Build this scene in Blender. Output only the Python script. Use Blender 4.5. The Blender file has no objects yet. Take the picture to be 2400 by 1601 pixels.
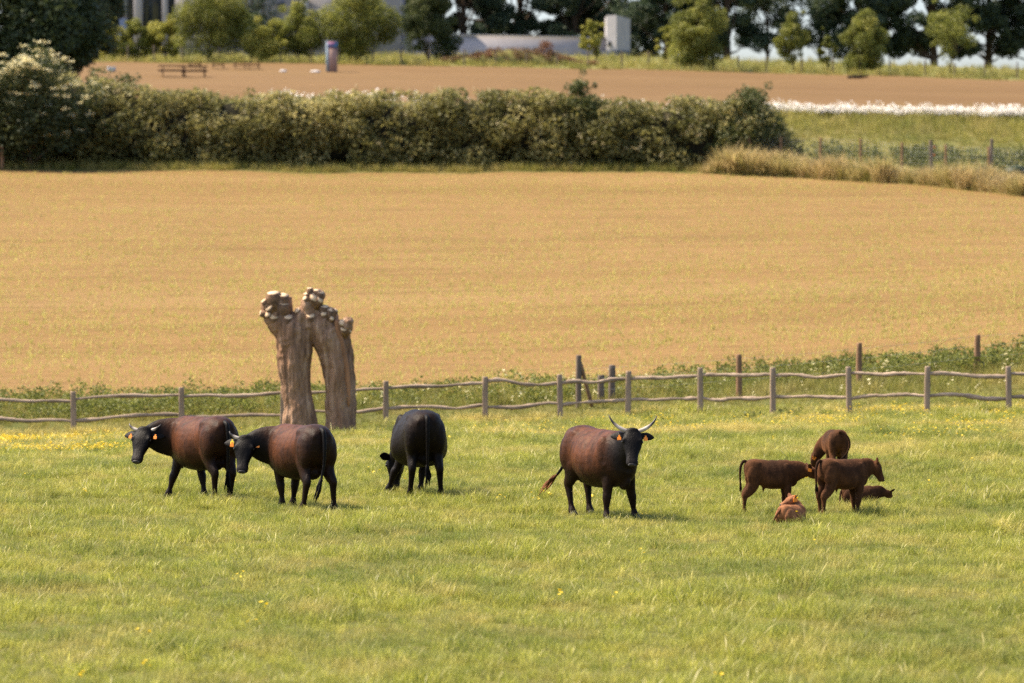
import bpy, math, random
import numpy as np
from mathutils import Vector, Matrix

random.seed(7)
RNG = np.random.default_rng(7)
scene = bpy.context.scene
COL = scene.collection
R = math.radians

# ------------------------------------------------------------------ camera
CAM_Z, F, HOR, CU, CV = 4.4, 9000.0, 553.0, 1200.0, 800.5
PITCH = math.atan((CV - HOR) / F)
cam_d = bpy.data.cameras.new('camera')
cam = bpy.data.objects.new('camera', cam_d)
COL.objects.link(cam)
scene.camera = cam
cam.location = (0, 0, CAM_Z)
cam.rotation_euler = (math.pi / 2 - PITCH, 0, 0)
cam_d.sensor_width = 36.0
cam_d.lens = 135.0
cam_d.clip_start = 0.5
cam_d.clip_end = 9000
cam_d.dof.use_dof = True
cam_d.dof.focus_distance = 60.5
cam_d.dof.aperture_fstop = 1.75

# ------------------------------------------------------------------ sky, sun, exposure
SUN_EL, SUN_AZ = 54.0, 164.0      # azimuth of the sun, degrees anticlockwise from +X
world = bpy.data.worlds.new('World')
scene.world = world
world.use_nodes = True
wn = world.node_tree
wn.nodes.clear()
wo = wn.nodes.new('ShaderNodeOutputWorld')
wb = wn.nodes.new('ShaderNodeBackground')
ws = wn.nodes.new('ShaderNodeTexSky')
ws.sky_type = 'NISHITA'
ws.sun_disc = False
ws.sun_elevation = R(SUN_EL)
ws.sun_rotation = R(90.0 - SUN_AZ)
ws.air_density = 0.75
ws.dust_density = 3.0
ws.ozone_density = 1.0
wb.inputs['Strength'].default_value = 0.15
wn.links.new(ws.outputs[0], wb.inputs[0])
wn.links.new(wb.outputs[0], wo.inputs[0])
sd = bpy.data.lights.new('sun', 'SUN')
sd.energy = 4.0
sd.angle = R(0.5)
sd.color = (1.0, 0.86, 0.66)
sun = bpy.data.objects.new('sun', sd)
COL.objects.link(sun)
sdir = Vector((math.cos(R(SUN_EL)) * math.cos(R(SUN_AZ)), math.cos(R(SUN_EL)) * math.sin(R(SUN_AZ)), math.sin(R(SUN_EL))))
sun.rotation_euler = sdir.to_track_quat('Z', 'Y').to_euler()
sun.location = (-60, 30, 90)
vs = scene.view_settings
vs.view_transform = 'Standard'
vs.look = 'None'
vs.exposure = 1.12
vs.gamma = 1.0
vs.use_curve_mapping = False
scene.render.film_transparent = False
scene.cycles.use_denoising = False
scene.cycles.max_bounces = 5
scene.cycles.diffuse_bounces = 3
scene.cycles.glossy_bounces = 2
scene.cycles.transmission_bounces = 3
scene.cycles.transparent_max_bounces = 4
scene.cycles.sample_clamp_indirect = 4.0
scene.cycles.filter_width = 1.5

# ------------------------------------------------------------------ helpers
def tag(o, label=None, cat=None, group=None, kind=None):
    if label: o['label'] = label
    if cat: o['category'] = cat
    if group: o['group'] = group
    if kind: o['kind'] = kind
    return o

def empty(name, label, cat, loc, rz=0.0, group=None):
    o = bpy.data.objects.new(name, None)
    o.empty_display_size = 0.3
    COL.objects.link(o)
    o.location = loc
    o.rotation_euler = (0, 0, rz)
    return tag(o, label, cat, group)

def mesh_np(name, V, Fs, smooth=False, attrs=None):
    """V (n,3); Fs: (m,k) array or list of such arrays"""
    me = bpy.data.meshes.new(name)
    V = np.ascontiguousarray(V, dtype=np.float32)
    if isinstance(Fs, np.ndarray): Fs = [Fs]
    Fs = [np.asarray(f, dtype=np.int32) for f in Fs if len(f)]
    me.vertices.add(len(V))
    me.vertices.foreach_set('co', V.ravel())
    loops = np.concatenate([f.ravel() for f in Fs])
    tot = np.concatenate([np.full(len(f), f.shape[1], dtype=np.int32) for f in Fs])
    start = np.concatenate([[0], np.cumsum(tot)[:-1]]).astype(np.int32)
    me.loops.add(len(loops))
    me.loops.foreach_set('vertex_index', loops)
    me.polygons.add(len(tot))
    me.polygons.foreach_set('loop_start', start)
    me.polygons.foreach_set('loop_total', tot)
    if smooth:
        me.polygons.foreach_set('use_smooth', np.ones(len(tot), dtype=bool))
    me.update(calc_edges=True)
    me.validate()
    for k, a in (attrs or {}).items():
        at = me.attributes.new(k, 'FLOAT', 'POINT')
        at.data.foreach_set('value', np.asarray(a, dtype=np.float32))
    return me

def obj(name, me, mat, parent=None, loc=None):
    o = bpy.data.objects.new(name, me)
    COL.objects.link(o)
    if mat is not None:
        if isinstance(mat, (list, tuple)):
            for m in mat: me.materials.append(m)
        elif len(me.materials) == 0:
            me.materials.append(mat)
    if parent is not None: o.parent = parent
    if loc is not None: o.location = loc
    return o

class MB:
    """collects pieces of one mesh"""
    def __init__(s): s.V = []; s.Q = []; s.T = []; s.n = 0
    def add(s, V, Q=None, T=None):
        V = np.asarray(V, dtype=np.float64)
        s.V.append(V)
        if Q is not None and len(Q): s.Q.append(np.asarray(Q) + s.n)
        if T is not None and len(T): s.T.append(np.asarray(T) + s.n)
        s.n += len(V)
    def box(s, c, h, rot=None):
        c = np.array(c, float); h = np.array(h, float)
        V = np.array([[x, y, z] for x in (-1, 1) for y in (-1, 1) for z in (-1, 1)], float) * h
        if rot is not None: V = V @ np.array(rot).T
        Q = np.array([[0, 1, 3, 2], [4, 6, 7, 5], [0, 4, 5, 1], [2, 3, 7, 6], [0, 2, 6, 4], [1, 5, 7, 3]])
        s.add(V + c, Q)
    def rings(s, rings):
        rings = np.asarray(rings, float)
        k, n = rings.shape[:2]
        V = rings.reshape(-1, 3)
        i = np.arange(k - 1)[:, None]; j = np.arange(n)[None, :]
        a = i * n + j; b = i * n + (j + 1) % n
        Q = np.stack([a, b, b + n, a + n], -1).reshape(-1, 4)
        c0 = rings[0].mean(0); c1 = rings[-1].mean(0)
        V = np.vstack([V, c0, c1])
        jj = np.arange(n); j2 = (jj + 1) % n
        T = np.vstack([np.stack([np.full(n, k * n), j2, jj], -1),
                       np.stack([np.full(n, k * n + 1), (k - 1) * n + jj, (k - 1) * n + j2], -1)])
        s.add(V, Q, T)
    def limb(s, pts, ra, rb, hint=(1, 0, 0), n=12, sub=4, wob=0.0, rng=None, power=2.0):
        pts = np.asarray(pts, float)
        ra = np.atleast_1d(np.asarray(ra, float)); rb = np.atleast_1d(np.asarray(rb, float))
        if len(ra) == 1: ra = np.repeat(ra, len(pts))
        if len(rb) == 1: rb = np.repeat(rb, len(pts))
        P = cr(np.column_stack([pts, ra, rb]), sub)
        C, ra, rb = P[:, :3], np.maximum(P[:, 3], 1e-4), np.maximum(P[:, 4], 1e-4)
        t = np.gradient(C, axis=0)
        t /= np.linalg.norm(t, axis=1)[:, None] + 1e-9
        h = np.asarray(hint, float)
        h = np.broadcast_to(h, C.shape) if h.ndim == 1 else cr(h, sub)
        a = h - (h * t).sum(1)[:, None] * t
        a /= np.linalg.norm(a, axis=1)[:, None] + 1e-9
        b = np.cross(t, a)
        th = np.linspace(0, 2 * np.pi, n, endpoint=False)
        cs, sn = np.cos(th), np.sin(th)
        if power != 2.0:
            cs = np.sign(cs) * np.abs(cs) ** (2 / power); sn = np.sign(sn) * np.abs(sn) ** (2 / power)
        rr = np.ones((len(C), n))
        if wob and rng is not None: rr += rng.normal(0, wob, rr.shape)
        rings = C[:, None, :] + (ra[:, None] * cs * rr)[:, :, None] * a[:, None, :] + (rb[:, None] * sn * rr)[:, :, None] * b[:, None, :]
        s.rings(rings)
    def ell(s, c, r, rot=None, n=14, m=9):
        th = np.linspace(0, 2 * np.pi, n, endpoint=False)
        ph = np.linspace(-np.pi / 2 + 0.12, np.pi / 2 - 0.12, m)
        V = np.stack([np.cos(ph)[:, None] * np.cos(th), np.cos(ph)[:, None] * np.sin(th), np.repeat(np.sin(ph)[:, None], n, 1)], -1) * np.array(r)
        if rot is not None: V = V @ np.array(rot).T
        s.rings(V + np.array(c, float))
    def mesh(s, name, smooth=False, attrs=None):
        Fs = []
        if s.Q: Fs.append(np.vstack(s.Q))
        if s.T: Fs.append(np.vstack(s.T))
        return mesh_np(name, np.vstack(s.V), Fs, smooth, attrs)

def cr(P, sub):
    """Catmull-Rom resampling of rows"""
    P = np.asarray(P, float)
    if sub <= 1 or len(P) < 3:
        if sub <= 1: return P
        t = np.linspace(0, 1, sub + 1)[:, None]
        return np.vstack([P[i] * (1 - t[:-1]) + P[i + 1] * t[:-1] for i in range(len(P) - 1)] + [P[-1:]])
    E = np.vstack([2 * P[0] - P[1], P, 2 * P[-1] - P[-2]])
    out = []
    for i in range(1, len(E) - 2):
        p0, p1, p2, p3 = E[i - 1:i + 3]
        for t in np.arange(sub) / sub:
            out.append(0.5 * (2 * p1 + (p2 - p0) * t + (2 * p0 - 5 * p1 + 4 * p2 - p3) * t * t + (3 * p1 - p0 - 3 * p2 + p3) * t ** 3))
    out.append(P[-1])
    return np.array(out)

def remesh(me, voxel, smooth_it, name):
    """fuse the overlapping closed pieces of a mesh into one continuous skin"""
    o = bpy.data.objects.new('tmp_fuse', me)
    COL.objects.link(o)
    m = o.modifiers.new('r', 'REMESH'); m.mode = 'VOXEL'; m.voxel_size = voxel; m.use_smooth_shade = True
    if smooth_it:
        q = o.modifiers.new('s', 'SMOOTH'); q.factor = 0.5; q.iterations = smooth_it
    dg = bpy.context.evaluated_depsgraph_get()
    dg.update()
    out = bpy.data.meshes.new_from_object(o.evaluated_get(dg))
    bpy.data.objects.remove(o)
    bpy.data.meshes.remove(me)
    out.name = name
    out.polygons.foreach_set('use_smooth', np.ones(len(out.polygons), dtype=bool))
    return out

def verts_of(me):
    a = np.empty(len(me.vertices) * 3, dtype=np.float32)
    me.vertices.foreach_get('co', a)
    return a.reshape(-1, 3)

def sstep(a, b, x):
    t = np.clip((x - a) / (b - a), 0, 1)
    return t * t * (3 - 2 * t)

def vnoise(x, y, seed=0):
    """smooth value noise, roughly 0..1"""
    def h(i, j):
        n = np.sin(i * 127.1 + j * 311.7 + seed * 74.7) * 43758.5453
        return n - np.floor(n)
    xi, yi = np.floor(x), np.floor(y)
    xf, yf = x - xi, y - yi
    u, v = xf * xf * (3 - 2 * xf), yf * yf * (3 - 2 * yf)
    return (h(xi, yi) * (1 - u) + h(xi + 1, yi) * u) * (1 - v) + (h(xi, yi + 1) * (1 - u) + h(xi + 1, yi + 1) * u) * v

def fbm(x, y, seed=0, o=3):
    s = 0; a = 0.5; t = 0
    for k in range(o):
        s = s + a * vnoise(x * 2 ** k, y * 2 ** k, seed + k); t += a; a *= 0.5
    return s / t

# ------------------------------------------------------------------ terrain height
UK = np.array([-800, 0, 660, 1200, 1480, 2000, 2400, 3200], float)
KN = [
    (-60, [5.2] * 8), (0, [2.8] * 8), (33, [0.06] * 8), (60, [0] * 8), (74, [-.05, -.04, -.02, 0, 0, .01, .02, .03]),
    (95.5, [-.95, -.72, -.55, -.33, -.15, .05, .12, .2]),
    (106, [0, .1, .25, .42, .55, .85, 1.2, 1.6]),
    (200, [7.8, 7.8, 7.7, 7.65, 7.65, 7.6, 7.5, 7.3]),
    (226, [12.6, 12.6, 12.4, 12.2, 11.9, 11.6, 11.4, 11]),
    (300, [18.1, 18.0, 17.83, 17.57, 17.4, 16.9, 16.57, 16]),
    (332, [20.1, 20.0, 20.0, 20.0, 19.97, 19.34, 18.8, 18]),
    (420, [17, 17, 17, 17, 17, 16.5, 16, 15]), (900, [-20] * 8), (5000, [-60] * 8)]
KY = np.array([k[0] for k in KN], float)
KZ = np.array([k[1] for k in KN], float)

def H(X, Y):
    X = np.asarray(X, float); Y = np.asarray(Y, float)
    X, Y = np.broadcast_arrays(X, Y)
    u = np.clip(1200 + 9000 * X / np.maximum(Y, 20), -800, 3200)
    rows = np.stack([np.interp(u, UK, KZ[k]) for k in range(len(KY))], 0)
    yc = np.clip(Y, KY[0], KY[-1])
    i = np.clip(np.searchsorted(KY, yc, side='right') - 1, 0, len(KY) - 2)
    t = (yc - KY[i]) / (KY[i + 1] - KY[i])
    z0 = np.take_along_axis(rows, i[None], 0)[0]; z1 = np.take_along_axis(rows, i[None] + 1, 0)[0]
    z = z0 * (1 - t) + z1 * t
    amp = np.where(Y < 98, 0.10, 0.22)
    return z + amp * (fbm(X / 5.0 + 3, Y / 5.0, 5) - 0.5) * np.where(Y > 20, 1, 0)

def hz(x, y): return float(H(np.array([x]), np.array([y]))[0])
def at(u, Y, dz=0.0):
    """the ground point at distance Y in the direction of photo column u"""
    x = (u - CU) / F * Y
    return (x, Y, hz(x, Y) + dz)
def up(u, v, Y):
    """a point in space seen at photo (u, v), at distance Y"""
    a = math.atan((v - CV) / F) + PITCH
    return ((u - CU) / F * Y, Y, CAM_Z - Y * math.tan(a))

# ------------------------------------------------------------------ materials
def new_mat(name):
    m = bpy.data.materials.new(name)
    m.use_nodes = True
    m.node_tree.nodes.clear()
    return m, m.node_tree

def N(t, kind, **kw):
    n = t.nodes.new(kind)
    for k, v in kw.items():
        if k.startswith('i_'): n.inputs[k[2:].replace('_', ' ')].default_value = v
        else: setattr(n, k, v)
    return n

def ramp(t, fac, stops):
    n = t.nodes.new('ShaderNodeValToRGB')
    e = n.color_ramp.elements
    while len(e) < len(stops): e.new(0.5)
    for i, (p, c) in enumerate(stops):
        e[i].position = p; e[i].color = (*c, 1)
    if fac is not None: t.links.new(fac, n.inputs[0])
    return n.outputs[0]

def mixc(t, fac, a, b, blend='MIX'):
    n = t.nodes.new('ShaderNodeMix'); n.data_type = 'RGBA'; n.blend_type = blend
    for s, v in ((0, fac), (6, a), (7, b)):
        if isinstance(v, (int, float)): n.inputs[s].default_value = v
        elif isinstance(v, tuple): n.inputs[s].default_value = (*v, 1)
        else: t.links.new(v, n.inputs[s])
    return n.outputs[2]

def noise(t, scale, detail=4, rough=0.55, vec=None, kind='Object', stretch=None):
    if vec is None:
        tc = t.nodes.new('ShaderNodeTexCoord'); vec = tc.outputs[kind]
    if stretch:
        mp = t.nodes.new('ShaderNodeMapping'); mp.inputs['Scale'].default_value = stretch
        t.links.new(vec, mp.inputs[0]); vec = mp.outputs[0]
    n = t.nodes.new('ShaderNodeTexNoise')
    n.inputs['Scale'].default_value = scale; n.inputs['Detail'].default_value = detail; n.inputs['Roughness'].default_value = rough
    t.links.new(vec, n.inputs['Vector'])
    return n.outputs['Fac']

def wpos(t): return t.nodes.new('ShaderNodeNewGeometry').outputs['Position']
def attr(t, name, kind='GEOMETRY'):
    n = t.nodes.new('ShaderNodeAttribute'); n.attribute_type = kind; n.attribute_name = name
    return n.outputs['Fac']
def mathn(t, op, a, b=None, clamp=False):
    n = t.nodes.new('ShaderNodeMath'); n.operation = op; n.use_clamp = clamp
    for i, v in enumerate((a, b)):
        if v is None: continue
        if isinstance(v, (int, float)): n.inputs[i].default_value = v
        else: t.links.new(v, n.inputs[i])
    return n.outputs[0]

def finish(t, col, rough=0.8, spec=0.3, bump=None, bstr=0.3, bdist=0.02, trans=0.0, tcol=None, sheen=0.0, stint=None):
    out = t.nodes.new('ShaderNodeOutputMaterial')
    p = t.nodes.new('ShaderNodeBsdfPrincipled')
    if isinstance(col, tuple): p.inputs['Base Color'].default_value = (*col, 1)
    else: t.links.new(col, p.inputs['Base Color'])
    if isinstance(rough, (int, float)): p.inputs['Roughness'].default_value = rough
    else: t.links.new(rough, p.inputs['Roughness'])
    p.inputs['Specular IOR Level'].default_value = spec
    if sheen:
        p.inputs['Sheen Weight'].default_value = sheen
        p.inputs['Sheen Roughness'].default_value = 0.4
        if stint: p.inputs['Sheen Tint'].default_value = (*stint, 1)
    if bump is not None:
        b = t.nodes.new('ShaderNodeBump'); b.inputs['Strength'].default_value = bstr; b.inputs['Distance'].default_value = bdist
        t.links.new(bump, b.inputs['Height']); t.links.new(b.outputs[0], p.inputs['Normal'])
    sh = p.outputs[0]
    if trans > 0:
        tr = t.nodes.new('ShaderNodeBsdfTranslucent')
        c = tcol if tcol is not None else col
        if isinstance(c, tuple): tr.inputs[0].default_value = (*c, 1)
        else: t.links.new(c, tr.inputs[0])
        mx = t.nodes.new('ShaderNodeMixShader'); mx.inputs[0].default_value = trans
        t.links.new(sh, mx.inputs[1]); t.links.new(tr.outputs[0], mx.inputs[2]); sh = mx.outputs[0]
    t.links.new(sh, out.inputs[0])

def leaf_mat(name, c_dark, c_mid, c_light, trans=0.3, rough=0.55, spec=0.35, patch=0.0, patch_scale=0.5, patch_col=None):
    """leaf colours spread from leaf to leaf by the 'tone' attribute, plus broad patches"""
    m, t = new_mat(name)
    c = ramp(t, attr(t, 'tone'), [(0.0, c_dark), (0.5, c_mid), (1.0, c_light)])
    if patch:
        n = noise(t, patch_scale, 3, 0.5, vec=wpos(t))
        f = ramp(t, n, [(0.42, (0, 0, 0)), (0.62, (1, 1, 1))])
        c = mixc(t, mathn(t, 'MULTIPLY', f, patch), c, patch_col)
    finish(t, c, rough, spec, trans=trans)
    return m

def plain_mat(name, col, var=0.15, scale=6.0, rough=0.8, spec=0.3, bstr=0.2, bdist=0.01, stretch=None):
    m, t = new_mat(name)
    n = noise(t, scale, 5, 0.6, stretch=stretch)
    lo = tuple(c * (1 - var) for c in col); hi = tuple(min(1, c * (1 + var)) for c in col)
    finish(t, ramp(t, n, [(0.3, lo), (0.7, hi)]), rough, spec, bump=n, bstr=bstr, bdist=bdist)
    return m

# ground sheets
def ground_mat(name, cols, scales, bump_scale, bdist, stretch=None, cs=None, bs=.6):
    m, t = new_mat(name)
    w = wpos(t)
    a = noise(t, scales[0], 4, 0.55, vec=w, stretch=stretch)
    b = noise(t, scales[1], 5, 0.65, vec=w, stretch=stretch)
    c = noise(t, scales[2], 3, 0.6, vec=w, stretch=cs)
    base = ramp(t, a, [(0.3, cols[0]), (0.5, cols[1]), (0.7, cols[2])])
    base = mixc(t, mathn(t, 'MULTIPLY', ramp(t, b, [(0.45, (0, 0, 0)), (0.7, (1, 1, 1))]), 0.55), base, cols[3])
    base = mixc(t, mathn(t, 'MULTIPLY', ramp(t, c, [(0.5, (0, 0, 0)), (0.68, (1, 1, 1))]), 0.5), base, cols[4])
    bn = noise(t, bump_scale, 5, 0.65, vec=w, stretch=stretch)
    finish(t, base, 0.95, 0.1, bump=bn, bstr=bs, bdist=bdist * (2 if bs > .9 else 1))
    return m

M = {}
M['pasture'] = ground_mat('pasture_soil_and_thatch', [(.075, .085, .02), (.10, .105, .025), (.13, .115, .035), (.07, .08, .02), (.16, .12, .045)], (.25, 1.5, 7), 9, .05)
M['crop'] = ground_mat('dry_crop_soil', [(.198, .119, .043), (.220, .134, .051), (.236, .148, .060), (.168, .108, .037), (.132, .078, .029)], (.12, .55, 1.3), 5, .06, stretch=(.07, 1.0, 1.0), cs=(.10, 1, 1), bs=1.0)
M['bank'] = ground_mat('grass_bank_soil', [(.10, .11, .03), (.14, .13, .04), (.20, .16, .06), (.10, .11, .03), (.22, .16, .07)], (.15, .8, 3), 4, .08)
M['upper'] = ground_mat('mown_dry_meadow', [(.140, .082, .034), (.156, .093, .040), (.170, .104, .046), (.140, .089, .033), (.120, .072, .029)], (.07, .35, 1.5), 3, .06, stretch=(.3, 1.0, 1.0))
M['hilltop'] = ground_mat('hilltop_grass_soil', [(.12, .13, .035), (.16, .16, .05), (.2, .17, .06), (.13, .13, .04), (.22, .18, .07)], (.15, .8, 3), 4, .08)

# ------------------------------------------------------------------ ground sheets
tt = np.linspace(-1, 1, 321)
CC = tt * np.abs(tt) ** 0.8

def half_w(Y): return 34 + 1.15 * np.maximum(Y, 0)
def edge_verge(c):                 # verge behind the rail fence | crop field
    return 103.5 + 0 * c
def edge_field(c):                 # crop field | hedge line and bank
    return np.interp(c, [.034, .0546, .067, .0835, .0999, .3], [200.0, 197.4, 193.5, 188.5, 182.0, 175.0])
def band(name, e0, e1, ny, mat, power=1.0):
    a, b = e0(CC), e1(CC)
    t = np.linspace(0, 1, ny) ** power
    Y = a[None] * (1 - t[:, None]) + b[None] * t[:, None]
    X = CC[None] * half_w(Y)
    Z = H(X, Y)
    V = np.stack([X, Y, Z], -1).reshape(-1, 3)
    n = len(CC)
    i = np.arange(ny - 1)[:, None]; j = np.arange(n - 1)[None]
    q = i * n + j
    Q = np.stack([q, q + 1, q + 1 + n, q + n], -1).reshape(-1, 4)
    return tag(obj(name, mesh_np(name, V, Q, True), mat), kind='structure')
k = lambda v: (lambda c: v + 0 * c)
band('pasture_ground', k(-60.0), edge_verge, 150, M['pasture'])
band('crop_field', edge_verge, edge_field, 110, M['crop'])
band('grassy_bank', edge_field, k(226.0), 40, M['bank'])
band('upper_meadow', k(226.0), k(300.0), 60, M['upper'])
band('hilltop_ground', k(300.0), k(5000.0), 120, M['hilltop'], 3.0)

# ------------------------------------------------------------------ scattering of countless small plants (stuff)
def scatter(name, protos, P, rotz, scl, tint=None, tilt=0.0, idx=None, label=None, cat=None, rng=RNG):
    n = len(P)
    me = bpy.data.meshes.new(name)
    me.vertices.add(n)
    me.vertices.foreach_set('co', np.ascontiguousarray(P, dtype=np.float32).ravel())
    rot = np.stack([rng.normal(0, tilt, n) if tilt else np.zeros(n), rng.normal(0, tilt, n) if tilt else np.zeros(n), rotz], -1)
    scl = np.asarray(scl, float)
    if scl.ndim == 1: scl = np.repeat(scl[:, None], 3, 1)
    a = me.attributes.new('rot', 'FLOAT_VECTOR', 'POINT'); a.data.foreach_set('vector', rot.astype(np.float32).ravel())
    a = me.attributes.new('scl', 'FLOAT_VECTOR', 'POINT'); a.data.foreach_set('vector', scl.astype(np.float32).ravel())
    a = me.attributes.new('idx', 'INT', 'POINT')
    a.data.foreach_set('value', (rng.integers(0, len(protos), n) if idx is None else idx).astype(np.int32))
    a = me.attributes.new('tint', 'FLOAT', 'POINT')
    a.data.foreach_set('value', (np.zeros(n) if tint is None else np.asarray(tint)).astype(np.float32))
    o = obj(name, me, None)
    ng = bpy.data.node_groups.new('scatter_' + name, 'GeometryNodeTree')
    ng.interface.new_socket('Geometry', in_out='INPUT', socket_type='NodeSocketGeometry')
    ng.interface.new_socket('Geometry', in_out='OUTPUT', socket_type='NodeSocketGeometry')
    gi = ng.nodes.new('NodeGroupInput'); go = ng.nodes.new('NodeGroupOutput')
    join = ng.nodes.new('GeometryNodeJoinGeometry')
    for pm in reversed(protos):
        po = bpy.data.objects.new(pm.name, pm)
        oi = ng.nodes.new('GeometryNodeObjectInfo'); oi.inputs['Object'].default_value = po
        oi.inputs['As Instance'].default_value = False
        g2 = ng.nodes.new('GeometryNodeGeometryToInstance')
        ng.links.new(oi.outputs['Geometry'], g2.inputs[0]); ng.links.new(g2.outputs[0], join.inputs[0])
    iop = ng.nodes.new('GeometryNodeInstanceOnPoints')
    iop.inputs['Pick Instance'].default_value = True
    ng.links.new(gi.outputs[0], iop.inputs['Points']); ng.links.new(join.outputs[0], iop.inputs['Instance'])
    for an, ty, sk in (('idx', 'INT', 'Instance Index'), ('rot', 'FLOAT_VECTOR', 'Rotation'), ('scl', 'FLOAT_VECTOR', 'Scale')):
        na = ng.nodes.new('GeometryNodeInputNamedAttribute'); na.data_type = ty; na.inputs['Name'].default_value = an
        ng.links.new(na.outputs[0], iop.inputs[sk])
    ng.links.new(iop.outputs[0], go.inputs[0])
    md = o.modifiers.new('scatter', 'NODES'); md.node_group = ng
    return tag(o, label, cat, kind='stuff')

def tuft(name, nb, rad, h0, h1, wid, lean, mat, seed, tone=(0, 1), curl=1.0, head=0.0):
    g = np.random.default_rng(seed)
    lv = np.array([0, .4, .75, 1.0])
    V, Q, T, TN = [], [], [], []
    for b in range(nb):
        r = rad * math.sqrt(g.random()); ph = g.random() * 6.283
        base = np.array([r * math.cos(ph), r * math.sin(ph), 0])
        az = g.random() * 6.283 if g.random() < .5 else ph
        d = np.array([math.cos(az), math.sin(az), 0]); s = np.array([-d[1], d[0], 0])
        tw = g.normal(0, .6); s = s * math.cos(tw) + d * math.sin(tw)
        h = h0 + (h1 - h0) * g.random(); L = lean * h * (.3 + g.random()); w = wid * (.6 + .8 * g.random())
        n0 = len(V)
        for i, t in enumerate(lv):
            c = base + d * L * t ** (1 + curl) + np.array([0, 0, h * (t - .12 * t * t * curl * min(1, L / h))])
            ww = w * (1 - t ** 1.6) * .5 + (head * math.exp(-((t - .8) / .12) ** 2) if head else 0)
            if i < 3: V += [c - s * ww, c + s * ww]
            else: V.append(c)
        Q += [[n0, n0 + 1, n0 + 3, n0 + 2], [n0 + 2, n0 + 3, n0 + 5, n0 + 4]]; T.append([n0 + 4, n0 + 5, n0 + 6])
        tv = tone[0] + (tone[1] - tone[0]) * g.random()
        TN += [tv] * 7
    me = mesh_np(name, np.array(V), [np.array(Q), np.array(T)], False, {'tone': TN})
    me.materials.append(mat)
    return me

def grass_mat(name, stops, cool, dry, trans=0.4, rough=0.5, spec=0.35, scale=.35, dark=.55):
    m, t = new_mat(name)
    c = ramp(t, attr(t, 'tone'), stops)
    w = wpos(t)
    n1 = noise(t, scale, 3, 0.55, vec=w)
    c = mixc(t, mathn(t, 'MULTIPLY', ramp(t, n1, [(0.38, (1, 1, 1)), (0.54, (0, 0, 0))]), .65), c, cool)
    n2 = noise(t, scale * 2.3, 3, 0.55, vec=w, stretch=(1, .6, 1))
    c = mixc(t, mathn(t, 'MULTIPLY', ramp(t, n2, [(0.5, (0, 0, 0)), (0.68, (1, 1, 1))]), .6), c, dry)
    n3 = noise(t, scale * 7, 2, 0.5, vec=w)
    c = mixc(t, dark, c, ramp(t, n3, [(.36, (.36, .42, .36)), (.60, (1, 1, 1))]), 'MULTIPLY')
    c = mixc(t, attr(t, 'tint', 'INSTANCER'), c, dry)
    finish(t, c, rough, spec, trans=trans)
    return m

M['grass'] = grass_mat('pasture_grass_blades', [(0, (.18, .215, .030)), (.45, (.395, .415, .058)), (.8, (.55, .525, .11)), (1, (.78, .69, .36))], (.14, .20, .040), (.60, .48, .15), trans=.5)
M['tall_grass'] = grass_mat('tall_meadow_grass', [(0, (.17, .185, .028)), (.5, (.33, .315, .05)), (1, (.48, .40, .15))], (.15, .185, .034), (.46, .36, .13), scale=.2, trans=.5)
M['dry_grass'] = grass_mat('dry_rough_grass', [(0, (.26, .22, .07)), (.5, (.42, .32, .13)), (1, (.58, .45, .24))], (.26, .27, .06), (.50, .37, .17), scale=.3, trans=.5, dark=.35)
M['sprout'] = grass_mat('crop_seedlings', [(0, (.44, .40, .09)), (1, (.58, .51, .15))], (.40, .38, .09), (.58, .51, .18), trans=.5, dark=.2)

TUFTS = [tuft('grass_tuft', 24, .10, .05, .16, .0075, .8, M['grass'], 100 + i, (0, .85)) for i in range(5)]
TUFTS += [tuft('long_grass_tuft', 30, .09, .10, .20, .0075, .85, M['grass'], 200 + i, (0, .6)) for i in range(2)]
TUFTS += [tuft('seeding_grass', 7, .08, .13, .24, .004, .6, M['grass'], 300 + i, (.75, 1), head=.006) for i in range(2)]

def fan_points(n, y0, y1, marg, rng, uu=None):
    """random points on the ground between two distances, inside the view with a margin"""
    Y = rng.random(n * 2) * (y1 - y0) + y0
    keep = rng.random(n * 2) < (Y * .1334 + marg) / (y1 * .1334 + marg)
    Y = Y[keep][:n]
    X = (rng.random(len(Y)) * 2 - 1) * (Y * .1334 + marg)
    return X, Y

def pasture_grass():
    g = np.random.default_rng(11)
    X, Y = fan_points(88000, 33, 97, 2.6, g)
    n = len(X)
    rank = fbm(X / 1.2, Y / 1.9, 21)                       # coarse, taller patches
    rank2 = vnoise(X / .55, Y / .7, 31)
    sc = (.62 + .45 * g.random(n)) * (0.8 + .45 * sstep(.52, .74, rank) + .45 * sstep(.6, .9, rank2))
    idx = g.integers(0, 5, n)
    tall = sstep(.55, .72, rank) * .55 + .05
    idx = np.where(g.random(n) < tall, 5 + g.integers(0, 2, n), idx)
    idx = np.where(g.random(n) < .05, 7 + g.integers(0, 2, n), idx)
    sc = sc * (1 + .25 * sstep(70, 95, Y))
    tint = np.clip(g.normal(.08, .12, n) + .75 * sstep(.50, .72, fbm(X / 3.5, Y / 2.2, 41)) * sstep(68, 84, Y), 0, .85)
    scatter('grass', TUFTS, np.stack([X, Y, H(X, Y) - .008], -1), g.random(n) * 6.283, sc, tint, .12, idx,
            'short green and straw coloured pasture grass the cattle stand in', 'grass')
pasture_grass()

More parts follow.
